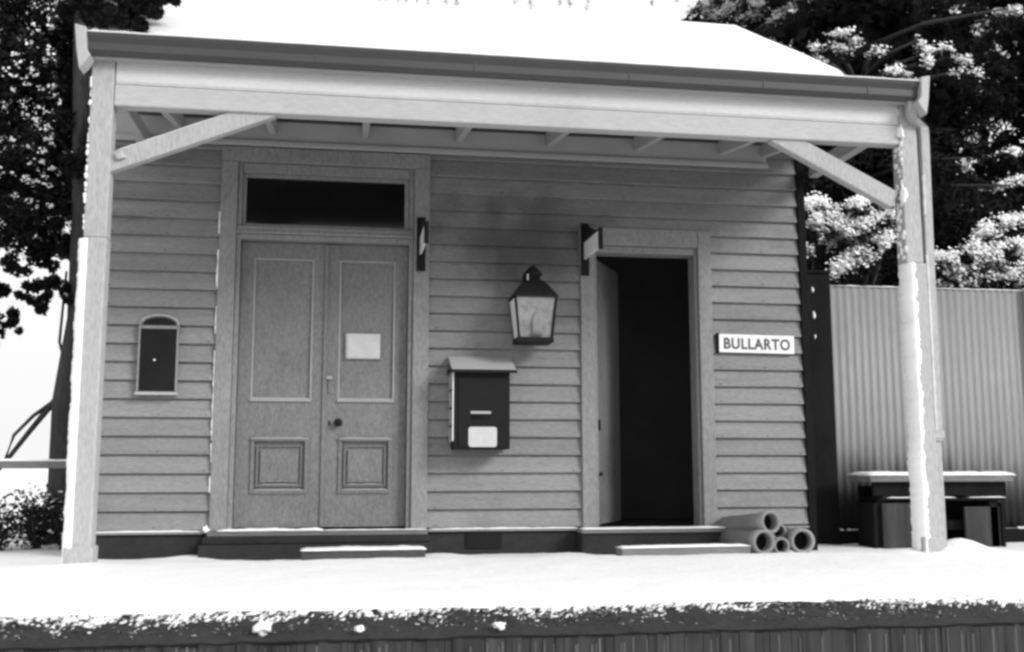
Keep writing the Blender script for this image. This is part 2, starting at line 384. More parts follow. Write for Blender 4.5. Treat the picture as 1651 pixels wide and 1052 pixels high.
# double door with its casing, transom light and step
part('door_casing', 'trim', B, (-.855, -.745, -.045, .02, .150, 2.635), (.455, .565, -.045, .02, .150, 2.635), (-.855, .565, -.046, .02, 2.637, 2.742), bev=.005)
part('door_jamb', 'trim', B, (-.743, -.715, -.022, .09, .150, 2.635), (.425, .453, -.022, .09, .150, 2.635), (-.713, .423, -.022, .09, 2.565, 2.633), bev=.003)
tr = part('transom_bar', 'trim', B, (-.743, .453, -.030, .09, 2.10, 2.135), (-.743, .453, -.050, -.0, 2.136, 2.158), (-.743, .453, -.040, .09, 2.159, 2.188), bev=.004)
tw = part('transom_window', 'trim', B, (-.713, -.690, -.0, .045, 2.190, 2.563), (.392, .423, -.0, .045, 2.190, 2.563), (-.690, .392, -.0, .045, 2.540, 2.563), (-.690, .392, -.0, .045, 2.190, 2.214), bev=.002)
part('pane', 'glass', tw, (-.690, .392, .020, .024, 2.214, 2.540), bev=0)
def door(x0, x1, knob):
    y = .045
    o = thing_part('door', B)
    up = (x0 + .085, x1 - .085, 1.005, 1.985); lo = (x0 + .10, x1 - .10, .385, .755)
    b = MB()
    b.box(x0, x0 + .085, y, y + .04, .165, 2.095, bev=.003); b.box(x1 - .085, x1, y, y + .04, .165, 2.095, bev=.003)
    b.box(x0 + .085, x1 - .085, y + .001, y + .039, 1.985, 2.095); b.box(x0 + .085, x1 - .085, y + .001, y + .039, .755, 1.005); b.box(x0 + .085, x1 - .085, y + .001, y + .039, .165, .385)
    b.box(x0 + .085, lo[0], y + .002, y + .038, .385, .755); b.box(lo[1], x1 - .085, y + .002, y + .038, .385, .755)
    d = b.build('door', 'door', B); 
    part('upper_panel', 'door', d, (up[0] - .003, up[1] + .003, y + .016, y + .030, up[2] - .003, up[3] + .003), bev=0)
    part('lower_panel', 'door', d, (lo[0] - .003, lo[1] + .003, y + .020, y + .030, lo[2] - .003, lo[3] + .003), bev=0)
    mw = .013
    b = MB()
    for xx in (up[0], up[1] - mw): b.box(xx, xx + mw, y - .003, y + .017, up[2], up[3], bev=.004)
    b.box(up[0] + mw, up[1] - mw, y - .003, y + .017, up[3] - mw, up[3], bev=.004)
    b.build('panel_moulding', 'door_lip', d)
    b = MB(); b.poly([(up[0], y - .012, up[2] - .002), (up[0], y + .016, up[2] - .002), (up[0], y + .016, up[2] + .026), (up[0], y + .008, up[2] + .026)], (up[1] - up[0], 0, 0)); b.build('moulding_sill', 'door_lip', d)
    # lower raised-and-fielded panel
    b = MB()
    xa, xb, za, zb = lo
    def frame(x0, x1, z0, z1, t, y0, y1):
        b.box(x0, x0 + t, y0, y1, z0, z1, bev=.004); b.box(x1 - t, x1, y0, y1, z0, z1, bev=.004)
        b.box(x0 + t, x1 - t, y0, y1, z0, z0 + t, bev=.004); b.box(x0 + t, x1 - t, y0, y1, z1 - t, z1, bev=.004)
    frame(xa, xb, za, zb, .020, y - .010, y + .022)
    frame(xa + .036, xb - .036, za + .045, zb - .045, .012, y + .006, y + .021)
    b.box(xa + .062, xb - .062, y + .002, y + .021, za + .075, zb - .075, bev=.006)
    b.build('raised_moulding', 'door', d)
    b = MB(); snow_strip(b, xa - .005, xb + .005, y - .020, y + .0, zb - .001, .010, seed=x0); b.box(xa - .004, xb + .004, y - .018, y + .001, zb - .009, zb - .001, bev=.002)
    snow_strip(b, xa + .015, xb - .015, y - .012, y + .020, za + .021, .012, seed=x0 + 3); snow_strip(b, xa + .05, xb - .05, y - .0, y + .020, za + .058, .009, seed=x0 + 4)
    b.build('moulding_ridges', 'door_lip', d, True)['kind'] = 'stuff'  # pale ridges along the ledges of the lower panel's mouldings
    if knob:
        k = MB(); k.tube([(x0 + .095, y + .002, .862), (x0 + .095, y - .020, .862)], .013, 14); k.blob((x0 + .095, y - .034, .862), (.028, .018, .028), 3, 0); k.build('knob', 'black', d, True)
        part('key_plate', 'black', d, (x0 + .028, x0 + .040, y - .004, y + .003, .845, .875), bev=.001)
        part('night_latch', 'door_lip', d, (x0 + .008, x0 + .05, y - .022, y + .003, 1.155, 1.178), bev=.004)
        part('letter_flap', 'door', d, (x0 + .022, x0 + .060, y - .008, y + .003, 1.06, 1.14), bev=.002)
    else:
        part('meeting_bead', 'door', d, (x1 - .012, x1 + .012, y - .014, y - .001, .165, 2.09), bev=.004)
def thing_part(*a): return None
door(-.712, -.137, False); door(-.133, .422, True)
part('door_threshold', 'timber', B, (-.86, .567, -.09, .09, .118, .150), bev=.004)
b = MB(); snow_strip(b, -.80, -.12, -.095, .03, .150, .014, seed=5); snow_strip(b, -.12, .56, -.095, -.03, .150, .005, seed=6); b.build('threshold_snow', 'snowy', B, True)
st = part('door_step', 'plinth', B, (-.885, .578, -.30, -.013, -.09, .075), (-.875, .57, -.20, -.013, .076, .117), bev=.006)
# snow driven into the left edge of the casing
b = MB()
def driven(b, x, y, z0, z1, w_, d, seed, n=None, skip=.0, rag=1.0):
    """snow plastered up a vertical edge: ragged ribbon of real thickness"""
    n = n or int((z1 - z0) / .012); prev = None
    for i in range(n + 1):
        z = z0 + (z1 - z0) * i / n
        f = 1 + rag * (.55 * fbm(z * 9, seed, 1, seed) + .35 * fbm(z * 40, seed, 1, seed + 3))
        on = 1 if fbm(z * 5, seed + 2, 1, seed) > skip else 0
        ww = max(.0006, w_ * f * on); dd = max(.0006, d * (.6 + .4 * f) * on)
        sec = [(x, y + .001), (x, y - dd), (x - ww * .45, y - dd), (x - ww, y - dd * .4), (x - ww, y + .001)]
        ring = [b.bm.verts.new((a, c, z)) for a, c in sec]
        if prev:
            for q in range(5): b.bm.faces.new((prev[q], prev[(q + 1) % 5], ring[(q + 1) % 5], ring[q]))
        else: b.bm.faces.new(ring)
        prev = ring
    b.bm.faces.new(prev[::-1])
driven(b, -.852, -.030, .15, 2.28, .012, .010, 4, skip=-.2); b.blob((-.872, -.045, .160), (.022, .018, .022), 3, .4, 2); b.build('casing_snow', 'snowy', B, True)

# right-hand doorway, standing open
part('doorway_casing', 'trim', B, (1.637, 1.737, -.045, .02, .150, 2.262), (2.508, 2.606, -.045, .02, .150, 2.262), (1.738, 2.507, -.044, .02, 2.135, 2.262), bev=.005)
part('doorway_jamb', 'trim', B, (1.738, 1.760, -.015, .12, .150, 2.133), (2.486, 2.507, -.015, .12, .150, 2.133), (1.761, 2.485, -.016, .12, 2.085, 2.133), bev=.003)
ang = R(60); hx, hy = 1.765, .125
rot = Matrix.Rotation(ang, 4, 'Z')
b = MB(); b.box(hx, hx + .70, hy, hy + .035, .155, 2.08, bev=.003, rot=rot, piv=(hx, hy, 0)); od = b.build('open_door', 'door', B)
b = MB()
b = MB(); b.box(hx + .06, hx + .09, hy - .022, hy - .001, .82, .90, bev=.003, rot=rot, piv=(hx, hy, 0)); b.build('bolt', 'black', od); b = MB(); b.box(hx + .05, hx + .13, hy - .022, hy - .001, .50, .525, bev=.003, rot=rot, piv=(hx, hy, 0)); b.build('bolt', 'black', od)
part('doorway_step', 'plinth', B, (1.60, 2.68, -.17, -.013, -.02, .118), bev=.006)
b = MB(); b.box(1.595, 2.685, -.19, .02, .119, .146, bev=.006); b.build('doorway_threshold', 'timber', B)
b = MB(); snow_strip(b, 1.60, 2.68, -.195, -.05, .146, .009, seed=12, jag=.3); b.build('doorstep_snow', 'snowy', B, True)

# frieze on the wall below the rafters
part('frieze_board', 'soffit', B, (LX, 3.055, -.046, -.002, 2.765, 2.93), (LX, 3.06, -.066, -.047, 2.745, 2.785), bev=.008)

# main roof
EY, EZ = -.3, 3.372
RY, RZ = 1.30, None
def roof():
    ex0, ex1 = -1.68, 3.586; ey0, ey1 = EY, DEP + .3
    rx1, rz = 3.295, 4.32; rx0 = -1.39; ry = 1.10
    b = MB()
    P = [(ex0, ey0, EZ), (ex1, ey0, EZ), (ex1, ey1, EZ), (ex0, ey1, EZ), (rx0, ry, rz), (rx1, ry, rz)]
    V = [b.bm.verts.new(p) for p in P]; Wv = [b.bm.verts.new((p[0], p[1], p[2] - .07)) for p in P]
    for f in ((0, 1, 5, 4), (1, 2, 5), (2, 3, 4, 5), (3, 0, 4)): b.bm.faces.new([V[i] for i in f]); b.bm.faces.new([Wv[i] for i in f][::-1])
    for i in range(4): b.bm.faces.new((V[i], Wv[i], Wv[(i + 1) % 4], V[(i + 1) % 4]))
    r = b.build('roof', 'gutter', B)
    b = MB(); h = .055
    def g(a, bb, c, d, nu, nv, seed):
        rows = []
        for j in range(nv + 1):
            row = []
            for i in range(nu + 1):
                u, v = i / nu, j / nv
                p = (Vector(a) * (1 - u) + Vector(bb) * u) * (1 - v) + (Vector(d) * (1 - u) + Vector(c) * u) * v
                edge = min(1, v * 12 + .35)
                p.z += h * edge + .006 * fbm(p.x, p.y, 2.5, seed)
                row.append(b.bm.verts.new(p))
            rows.append(row)
        for j in range(nv):
            for i in range(nu): b.bm.faces.new((rows[j][i], rows[j][i + 1], rows[j + 1][i + 1], rows[j + 1][i]))
    g(P[0], P[1], P[5], P[4], 90, 30, 1); g(P[1], P[2], P[5], P[5], 20, 20, 1); g(P[2], P[3], P[4], P[5], 40, 12, 1); g(P[3], P[0], P[4], P[4], 20, 20, 1)
    bmesh.ops.remove_doubles(b.bm, verts=b.bm.verts[:], dist=.0006)
    b.build('roof_snow', 'snow', r, True)
roof()

# verandah: posts, beam, fascia, braces, rafters, roof, gutter, downpipe
PY0, PY1 = -1.36, -1.245
def post(x0, x1, lowx0, lowx1, seed, face):
    b = MB(); b.box(x0, x1, PY0 + .004, PY1 - .004, 1.80, 2.84, bev=.008); b.box(lowx0, lowx1, PY0, PY1, -.05, 1.80, bev=.009)
    b.box(lowx0 - .012, lowx1 + .012, PY0 - .012, PY1 + .012, -.05, .155, bev=.010)
    p = b.build('verandah_post', 'post', B)
    b = MB()
    if face:      # snow plastered over the weather side
        n = 150; prev = None
        for i in range(n + 1):
            z = .02 + (1.80 - .02) * i / n
            f = .016 + .010 * fbm(z * 6, seed, 1, seed) + .004 * fbm(z * 45, seed, 1, 1)
            fr = .030 + .014 * fbm(z * 11, seed + 4, 1, 2) + .012 * fbm(z * 50, seed + 6, 1, 2)
            fr = max(.004, fr)
            sec = [(lowx0 + fr, PY0 + .001), (lowx0 + fr, PY0 - .006), (lowx0 + .004, PY0 - .016), (lowx0 - f, PY0 + .030), (lowx0 - f * 1.5, PY1 - .02), (lowx0 - .002, PY1), (lowx0 + .001, PY1 - .001), (lowx0 + .001, PY0 + .002)]
            ring = [b.bm.verts.new((a, c, z)) for a, c in sec]
            if prev:
                for q in range(8): b.bm.faces.new((prev[q], prev[(q + 1) % 8], ring[(q + 1) % 8], ring[q]))
            else: b.bm.faces.new(ring)
            prev = ring
        b.bm.faces.new(prev[::-1])
        rnd = random.Random(5)
        for i in range(70):
            z = rnd.uniform(1.83, 2.78) ; s = rnd.uniform(.006, .015)
            b.blob((x0 - .002, rnd.uniform(PY0, PY1 - .02), z), (s * .5, s * 1.3, s * 1.6), 1, .4, i)
        for z, s in ((2.22, .05), (2.62, .04)): b.blob((x0 + .0, PY0 - .0, z), (.016, .02, s), 3, .5, z)
    else:
        driven(b, lowx0 + .026, PY0 + .006, .04, 1.79, .046, .016, 9, skip=-2, rag=.28)
        rnd = random.Random(8)
        for i in range(60):
            z = rnd.uniform(1.83, 2.7); s = rnd.uniform(.004, .012)
            b.blob((x0 - .001, PY0 + rnd.uniform(.0, .03), z), (s * .8, s, s * 1.6), 1, .4, i)
    b.build('post_snow', 'plaster_snow', p, True)
post(-1.412, -1.292, -1.412, -1.29, 1, False)
post(3.375, 3.488, 3.395, 3.505, 2, True)
part('verandah_beam', 'fascia', B, (-1.290, 3.372, -1.352, -1.262, 2.545, 2.668), bev=.007)
part('fascia_board', 'fascia_upper', B, (-1.288, 3.374, -1.345, -1.262, 2.682, 2.835), (-1.288, 3.374, -1.352, -1.27, 2.670, 2.680), bev=.006)
def brace(p0, p1, wd, y0, y1):
    d = (Vector(p1) - Vector(p0)).normalized(); nrm = Vector((-d.z, 0, d.x)) * wd / 2
    a, c = Vector(p0), Vector(p1)
    b = MB(); b.poly([a - nrm, c - nrm, c + nrm, a + nrm], (0, y1 - y0, 0), bev=.007)
    o = b.build('brace', 'post', B)
    return o
o = brace((-1.320, -1.335, 2.218), (-.43, -1.335, 2.585), .105, -1.335, -1.27)
b = MB(); b.blob((-1.245, -1.345, 2.262), (.030, .012, .026), 3, .3, 3); b.build('bolt_cap', 'gutter_end', o, True)
b = MB(); snow_strip(b, -1.27, -.62, -1.325, -1.28, 0, .006, seed=7); 
for v in b.bm.verts: v.co.z += 2.218 + (v.co.x + 1.320) * .4124 + .0575
b.build('brace_snow', 'snowy', o, True)
o = brace((3.335, -1.335, 2.195), (2.56, -1.335, 2.585), .112, -1.335, -1.27)
part('verandah_end_beam', 'soffit', B, (3.39, 3.46, PY1 + .002, -.03, 2.70, 2.80), (-1.40, -1.33, PY1 + .002, -.03, 2.70, 2.80), bev=.005)
# rafters
for x in (-1.16, -.545, .085, .74, 1.39, 2.04, 2.68, 3.02):
    b = MB(); b.poly([(x, -1.26, 2.655), (x, -.05, 2.835), (x, -.05, 2.935), (x, -1.26, 2.755)], (.045, 0, 0), bev=.003); b.build('rafter', 'soffit', B)
b = MB(); b.poly([(-1.43, -1.41, 2.835), (-1.43, -.0, 3.03), (-1.43, -.0, 3.06), (-1.43, -1.41, 2.862)], (4.91, 0, 0)); vr = b.build('verandah_roof', 'soffit', B)
b = MB(); rows = []
for j in range(15):
    row = []
    for i in range(101):
        x = -1.43 + 4.91 * i / 100; y = -1.43 + 1.40 * j / 14
        row.append(b.bm.verts.new((x, y, 2.90 + (y + 1.43) * .138 + .03 + .006 * fbm(x, y, 4, 3))))
    rows.append(row)
for j in range(14):
    for i in range(100): b.bm.faces.new((rows[j][i], rows[j][i + 1], rows[j + 1][i + 1], rows[j + 1][i]))
b.build('verandah_roof_snow', 'snow', vr, True)
# gutter with an ogee-like front, joints, white end caps
b = MB(); b.poly([(-1.425, -1.362, 2.838), (-1.425, -1.430, 2.838), (-1.425, -1.452, 2.86), (-1.425, -1.452, 2.90), (-1.425, -1.470, 2.935), (-1.425, -1.474, 2.955), (-1.425, -1.462, 2.955), (-1.425, -1.455, 2.93), (-1.425, -1.440, 2.90), (-1.425, -1.44, 2.865), (-1.425, -1.425, 2.850), (-1.425, -1.362, 2.850)], (4.905, 0, 0))
for x in (-.2, .7, 1.62, 2.45, 3.12): b.box(x, x + .012, -1.456, -1.4445, 2.856, 2.905)
gt = b.build('gutter', 'gutter', B)
b = MB(); snow_strip(b, -1.43, 3.48, -1.478, -1.40, 2.951, .012, n=300, seed=14, jag=.35); b.build('gutter_snow', 'snow', gt, True)
def endcap(x, sg):
    b = MB(); prof = [(0, 2.985), (.060, 2.972), (.066, 2.85), (.090, 2.815), (.060, 2.765), (.034, 2.735), (.016, 2.84)]
    b.poly([(x - sg * a, -1.492, c) for a, c in prof], (0, .11, 0), bev=.005)
    b.build('end_cap', 'gutter_end', gt)
endcap(-1.482, -1); endcap(3.515, 1)
gt.location.z = -.038; vr.location.z = -.045
# downpipe
b = MB()
def rpipe(b, pts, hx, hy):
    prev = None
    for p in pts:
        ring = [b.bm.verts.new((p[0] + a * hx, p[1] + c * hy, p[2])) for a, c in ((-1, -1), (1, -1), (1, 1), (-1, 1))]
        if prev:
            for q in range(4): b.bm.faces.new((prev[q], prev[(q + 1) % 4], ring[(q + 1) % 4], ring[q]))
        else: b.bm.faces.new(ring)
        prev = ring
    b.bm.faces.new(prev[::-1])
rpipe(b, [(3.425, -1.405, 2.86), (3.425, -1.405, 2.735), (3.435, -1.400, 2.70), (3.525, -1.36, 2.655), (3.534, -1.35, 2.62), (3.534, -1.335, 1.9), (3.531, -1.325, .72)], .026, .022)
dpp = b.build('downpipe', 'post', B)
b = MB(); rpipe(b, [(3.531, -1.325, .78), (3.531, -1.325, .735)], .033, .028); rpipe(b, [(3.531, -1.315, .72), (3.531, -1.315, -.03)], .022, .020); b.build('lower_pipe', 'post', dpp)
b = MB(); driven(b, 3.512, -1.352, .78, 1.85, .008, .014, 21, skip=-2); driven(b, 3.512, -1.36, 2.1, 2.35, .008, .012, 22, skip=-2); b.build('pipe_snow', 'snow', dpp, True)

# ------------------------------------------------------------------ things fixed to the front wall
# arched notice board
nb = thing('notice_board', 'small dark notice board with arched top on the boards left of the double door', 'notice board', (-1.215, -.03, 1.26))
cx, hw, z0, z1 = -1.217, .124, 1.048, 1.468
arc = [(cx + hw * math.cos(R(t)), z1 + .025 + .068 * math.sin(R(t))) for t in range(0, 181, 12)]
out_ = [(cx - hw, z0), (cx + hw, z0), (cx + hw, z1 + .025)] + arc[1:-1] + [(cx - hw, z1 + .025)]
b = MB(); b.poly([(p[0], -.030, p[1]) for p in out_], (0, -.022, 0), bev=.003); b.build('backboard', 'trim', nb)
part('notice_panel', 'black', nb, (cx - hw + .010, cx + hw - .010, -.060, -.053, z0 + .012, z1), bev=.001)
b = MB(); b.poly([(cx + (hw - .018) * math.cos(R(t)), -.053, z1 + .028 + .050 * math.sin(R(t))) for t in range(0, 181, 12)], (0, -.006, 0)); b.build('arch_panel', 'black', nb)
b = MB(); b.tube([(cx + hw * math.cos(R(t)), -.058, z1 + .025 + .068 * math.sin(R(t))) for t in range(0, 181, 10)], .0065, 8); b.build('arch_moulding', 'lid', nb, True)
part('frame', 'trim', nb, (cx - hw - .004, cx - hw + .009, -.066, -.028, z0, z1 + .02), (cx + hw - .009, cx + hw + .004, -.066, -.028, z0, z1 + .02), (cx - hw + .010, cx + hw - .010, -.066, -.0535, z1 + .001, z1 + .018), bev=.002)
part('sill', 'gutter_end', nb, (cx - hw - .010, cx + hw + .010, -.078, -.028, z0 - .016, z0 + .002), bev=.003)
b = MB(); b.tube([(cx - .02, -.061, 1.262), (cx - .02, -.068, 1.262)], .007, 8); b.build('pin', 'enamel', nb)

# paper pinned to the right leaf
b = MB(); n = 10; rows = []
for j in range(n + 1):
    rows.append([b.bm.verts.new((.002 + .235 * i / n, .050 - .006 * abs(math.sin(i * .5 + j * .3)) - (.008 if (i in (0, n) and j == 0) else 0), 1.30 + .175 * j / n)) for i in range(n + 1)])
for j in range(n):
    for i in range(n): b.bm.faces.new((rows[j][i], rows[j][i + 1], rows[j + 1][i + 1], rows[j + 1][i]))
pn = b.build('paper_notice', 'paper', None, True); sm = pn.modifiers.new('s', 'SOLIDIFY'); sm.thickness = .0015
tag(pn, 'blank looking sheet of white paper pinned on the right leaf of the double door', 'notice')
part('pinning_board', 'door', pn, (-.008, .248, .052, .058, 1.29, 1.482), bev=.001)

# posting box
pb = thing('letterbox', 'black wall letterbox with sloping pale lid and white label between the two doorways', 'letterbox', (.9, -.14, .68))
x0, x1 = .722, 1.098
b = MB(); b.poly([(x0, -.030, .680), (x0, -.245, .680), (x0, -.245, 1.205), (x0, -.030, 1.31)], (x1 - x0, 0, 0), bev=.006); b.build('box_body', 'black', pb)
part('side_plate', 'enamel', pb, (x0 - .010, x0 - .001, -.238, -.032, .735, 1.20), bev=.002)
b = MB()
for z in (.83, .95, 1.07): b.box(x0 - .014, x0 - .0105, -.215, -.05, z, z + .012)
b.box(x0 - .016, x0 - .0105, -.168, -.156, .74, 1.19); b.build('side_battens', 'black', pb)
b = MB(); b.poly([(.700, -.030, 1.322), (.700, -.292, 1.212), (.700, -.292, 1.196), (.700, -.030, 1.306)], (.435, 0, 0), bev=.004); ld = b.build('lid', 'lid', pb)
part('lid_edge', 'black', pb, (.697, 1.138, -.300, -.292, 1.186, 1.208), (.6935, .6995, -.29, -.03, 1.19, 1.22), bev=.002)
part('front_door', 'black', pb, (x0 + .028, x1 - .028, -.252, -.2455, .70, 1.16), bev=.003)
part('slot_plate', 'lid', pb, (.832, .968, -.258, -.2525, .915, .932), bev=.002)
part('slot', 'blackwood', pb, (.838, .962, -.256, -.2525, .880, .905), bev=.001)
b = MB(); c, r_ = [], .018
for (ax, az, a0) in ((1.008 - r_, .695 + r_, 270), (1.008 - r_, .828 - r_, 0), (.818 + r_, .828 - r_, 90), (.818 + r_, .695 + r_, 180)):
    for t in range(0, 91, 18): c.append((ax + r_ * math.cos(R(a0 + t)), -.2525, az + r_ * math.sin(R(a0 + t))))
b.poly(c, (0, -.004, 0)); b.build('label_plate', 'paper', pb)

# wall lantern
lp = thing('wall_lantern', 'black kerosene wall lantern with tapering glass above the letterbox', 'lantern', (1.25, -.2, 1.4))
cx, cy = 1.262, -.215; zt, zb = 1.700, 1.425; ht, hb = .140, .112
def frus(b, h0, z0, h1, z1): 
    ps = [(-1, -1), (1, -1), (1, 1), (-1, 1)]
    A = [b.bm.verts.new((cx + a * h0, cy + c * h0 * .85, z0)) for a, c in ps]; Bv = [b.bm.verts.new((cx + a * h1, cy + c * h1 * .85, z1)) for a, c in ps]
    b.bm.faces.new(A[::-1]); b.bm.faces.new(Bv)
    for i in range(4): b.bm.faces.new((A[i], A[(i + 1) % 4], Bv[(i + 1) % 4], Bv[i]))
b = MB(); frus(b, hb - .006, zb, ht - .006, zt); b.build('glass', 'lampglass', lp)
b = MB()
for a, c in ((-1, -1), (1, -1), (1, 1), (-1, 1)):
    b = MB(); b.tube([(cx + a * hb, cy + c * hb * .85, zb), (cx + a * ht, cy + c * ht * .85, zt)], .009, 6); b.build('corner_bar', 'black', lp)
b = MB(); k_ = .85; b.poly([(cx - hb - .001, cy - hb * k_ + .012, zb + .01), (cx - hb - .001, cy + hb * k_ - .012, zb + .01), (cx - ht - .001, cy + ht * k_ - .012, zt - .008), (cx - ht - .001, cy - ht * k_ + .012, zt - .008)], (-.003, 0, 0)); b.build('side_pane_glare', 'enamel', lp)  # glare on the left pane, painted as a white sheet over the glass
b = MB(); b.tube([(cx + .01, cy - hb * k_ - .004, zb + .02), (cx + .01, cy - hb * k_ - .010, zb + .06), (cx + .01, cy - hb * k_ - .016, zb + .10), (cx + .01, cy - hb * k_ - .022, zb + .17)], [.045, .03, .038, .02], 16); bmesh.ops.scale(b.bm, vec=(1, .12, 1), space=Matrix.Translation((0, -(cy - hb * k_ - .012), 0)), verts=b.bm.verts); b.build('lamp_chimney', 'trim', lp, True)
b = MB(); b.box(cx - hb - .012, cx + hb + .012, cy - hb * .85 - .012, cy + hb * .85 + .012, zb - .030, zb + .004, bev=.004); b.build('base', 'black', lp)
b = MB(); frus(b, ht + .014, zt, ht + .010, zt + .018); frus(b, ht + .006, zt + .0185, .118, zt + .058); frus(b, .1175, zt + .0585, .088, zt + .098); frus(b, .0875, zt + .0985, .055, zt + .130); b.build('hood', 'black', lp)
b = MB(); b.tube([(cx, cy, zt + .12), (cx, cy, zt + .165), (cx, cy, zt + .168), (cx, cy, zt + .178), (cx, cy, zt + .205), (cx, cy, zt + .232)], [.052, .050, .068, .066, .045, .012], 18); b.build('chimney_cap', 'black', lp, True)
b = MB(); b.box(cx - .02, cx + .02, cy + .09, -.028, zt + .02, zt + .045); b.box(cx - .04, cx + .04, -.036, -.026, 1.50, 1.90, bev=.004); b.build('bracket', 'black', lp)
b = MB(); b.tube([(cx - .045, cy - .055, zt + .165), (cx - .045, cy - .055, zt + .125)], .007, 8); b.build('catch', 'lid', lp)

# two blades projecting from the casings
def blade(xc, lab):
    t = thing('projecting_sign', lab, 'sign', (xc, -.05, 2.08), 'small projecting blade signs beside the doorways')
    part('backplate', 'black', t, (xc - .030, xc + .030, -.062, -.047, 1.905, 2.285), bev=.004)
    b = MB(); b.poly([(xc - .010, -.064, 2.02), (xc - .010, -.50, 2.015), (xc - .010, -.50, 2.135), (xc - .010, -.064, 2.140)], (.014, 0, 0), bev=.002); b.build('blade', 'enamel', t)
    b = MB(); b.box(xc - .014, xc + .016, -.520, -.501, 2.005, 2.150, bev=.002); b.box(xc - .012, xc + .010, -.50, -.064, 2.141, 2.150); b.build('edge_frame', 'black', t)
    b = MB(); b.poly([(xc - .008, -.062, 2.152), (xc - .008, -.42, 2.152), (xc - .008, -.062, 2.27)], (.012, 0, 0)); b.build('gusset', 'black', t)
blade(.505, 'pale blade sign projecting from the right casing of the double door')
blade(1.668, 'pale blade sign projecting above the open doorway beside the lantern')

# name board
sg = thing('name_sign', 'white sign reading BULLARTO on the boards right of the open doorway', 'sign', (2.93, -.04, 1.44))
rt = Matrix.Rotation(R(.6), 4, 'Y')
b = MB(); b.box(2.650, 3.220, -.044, -.030, 1.376, 1.508, bev=.004, rot=rt); b.build('plate', 'enamel', sg)
part('mounting_batten', 'blackwood', sg, (2.632, 2.648, -.046, -.024, 1.372, 1.516), bev=.002)
tcu = bpy.data.curves.new('lettering', 'FONT'); tcu.body = 'BULLARTO'; tcu.size = .112; tcu.align_x = 'CENTER'; tcu.align_y = 'CENTER'; tcu.extrude = .0012; tcu.offset = .0032; tcu.space_character = 1.12
tob = bpy.data.objects.new('lettering_curve', tcu); COL.objects.link(tob); bpy.context.view_layer.update()
me = bpy.data.meshes.new_from_object(tob.evaluated_get(bpy.context.evaluated_depsgraph_get())); bpy.data.objects.remove(tob)
xs_ = [v.co.x for v in me.vertices]; ys_ = [v.co.y for v in me.vertices]
sx = .500 / (max(xs_) - min(xs_)); sy = .082 / (max(ys_) - min(ys_)); mx = (max(xs_) + min(xs_)) / 2; my = (max(ys_) + min(ys_)) / 2
for v in me.vertices: v.co = Vector((2.936 + (v.co.x - mx) * sx, -.0455 - v.co.z, 1.441 + (v.co.y - my) * sy - (v.co.x - mx) * sx * .0105))
me.materials.clear(); me.materials.append(M['ink']); link('lettering', me, sg)

# ------------------------------------------------------------------ loose things on the platform
b = MB(); b.box(-.235, .505, -.715, -.50, -.05, .068, bev=.008, rot=Matrix.Rotation(R(.4), 4, 'Y')); sb = b.build('stone_slab', 'concrete', None); tag(sb, 'dark flat stone slab topped with snow in front of the double door', 'slab')
b = MB(); snow_strip(b, -.242, .51, -.722, -.50, .068, .012, seed=31, jag=.6); b.build('slab_snow', 'snow', sb, True)
prot = Matrix.Rotation(R(5), 4, 'Z'); b = MB(); b.box(1.725, 2.60, -.74, -.62, -.03, .060, bev=.005, rot=prot, piv=(1.725, -.74, 0)); pk = b.build('timber_plank', 'timber', None); tag(pk, 'long grey plank lying in the snow, its right end at the pipes', 'plank')
b = MB(); snow_strip(b, 1.72, 2.60, -.747, -.62, .060, .012, seed=33, jag=.3)
bmesh.ops.transform(b.bm, matrix=Matrix.Translation((1.725, -.74, 0)) @ prot @ Matrix.Translation((-1.725, .74, 0)), verts=b.bm.verts)
b.build('plank_snow', 'snowy', pk, True)
def pipe(cx, cy, cz, r, L, yaw, pit, lab):
    """a drain pipe lying along +y, its open socket towards the track"""
    t = thing('drain_pipe', lab, 'pipe', (cx, cy, cz), 'short clay drain pipes heaped at the building corner')
    d = Vector((math.sin(R(yaw)) * math.cos(R(pit)), math.cos(R(yaw)) * math.cos(R(pit)), math.sin(R(pit))))
    c = Vector((cx, cy, cz)); ri = r * .74
    prof = [(0.02, ri * .98), (0, ri * 1.02), (0, r), (.07, r), (.085, r * .90), (L, r * .88), (L, ri), (.03, ri)]
    b = MB(); a = d.cross(Vector((0, 0, 1))).normalized(); u = a.cross(d); n = 28; rings = []
    for (s, rr) in prof: rings.append([b.bm.verts.new(c + d * s + rr * (math.cos(k * 2 * math.pi / n) * a + math.sin(k * 2 * math.pi / n) * u)) for k in range(n)])
    for i in range(len(rings) - 1):
        for k in range(n): b.bm.faces.new((rings[i][k], rings[i][(k + 1) % n], rings[i + 1][(k + 1) % n], rings[i + 1][k]))
    for k in range(n): b.bm.faces.new((rings[-1][k], rings[-1][(k + 1) % n], rings[0][(k + 1) % n], rings[0][k]))
    b.build('pipe_body', 'clay', t, True)
    b = MB(); b.tube([c + d * .075, c + d * .09], ri * .985, 24); b.build('packed_earth', 'blackwood', t)
    return t
pipe(2.765, -.60, .208, .074, .54, -13, -6, 'clay drain pipe lying on top of the heap by the building corner')
pipe(2.705, -.62, .080, .080, .56, -8, 0, 'clay drain pipe at the left front of the heap, touching the plank')
pipe(2.835, -.60, .053, .054, .50, 1, 0, 'narrow clay drain pipe low in the middle of the heap')
pipe(2.980, -.60, .082, .082, .50, 3, 0, 'clay drain pipe at the right end of the heap')
pipe(2.885, -.44, .135, .052, .40, 0, 0, 'small clay drain pipe set back between the top and the right pipes')

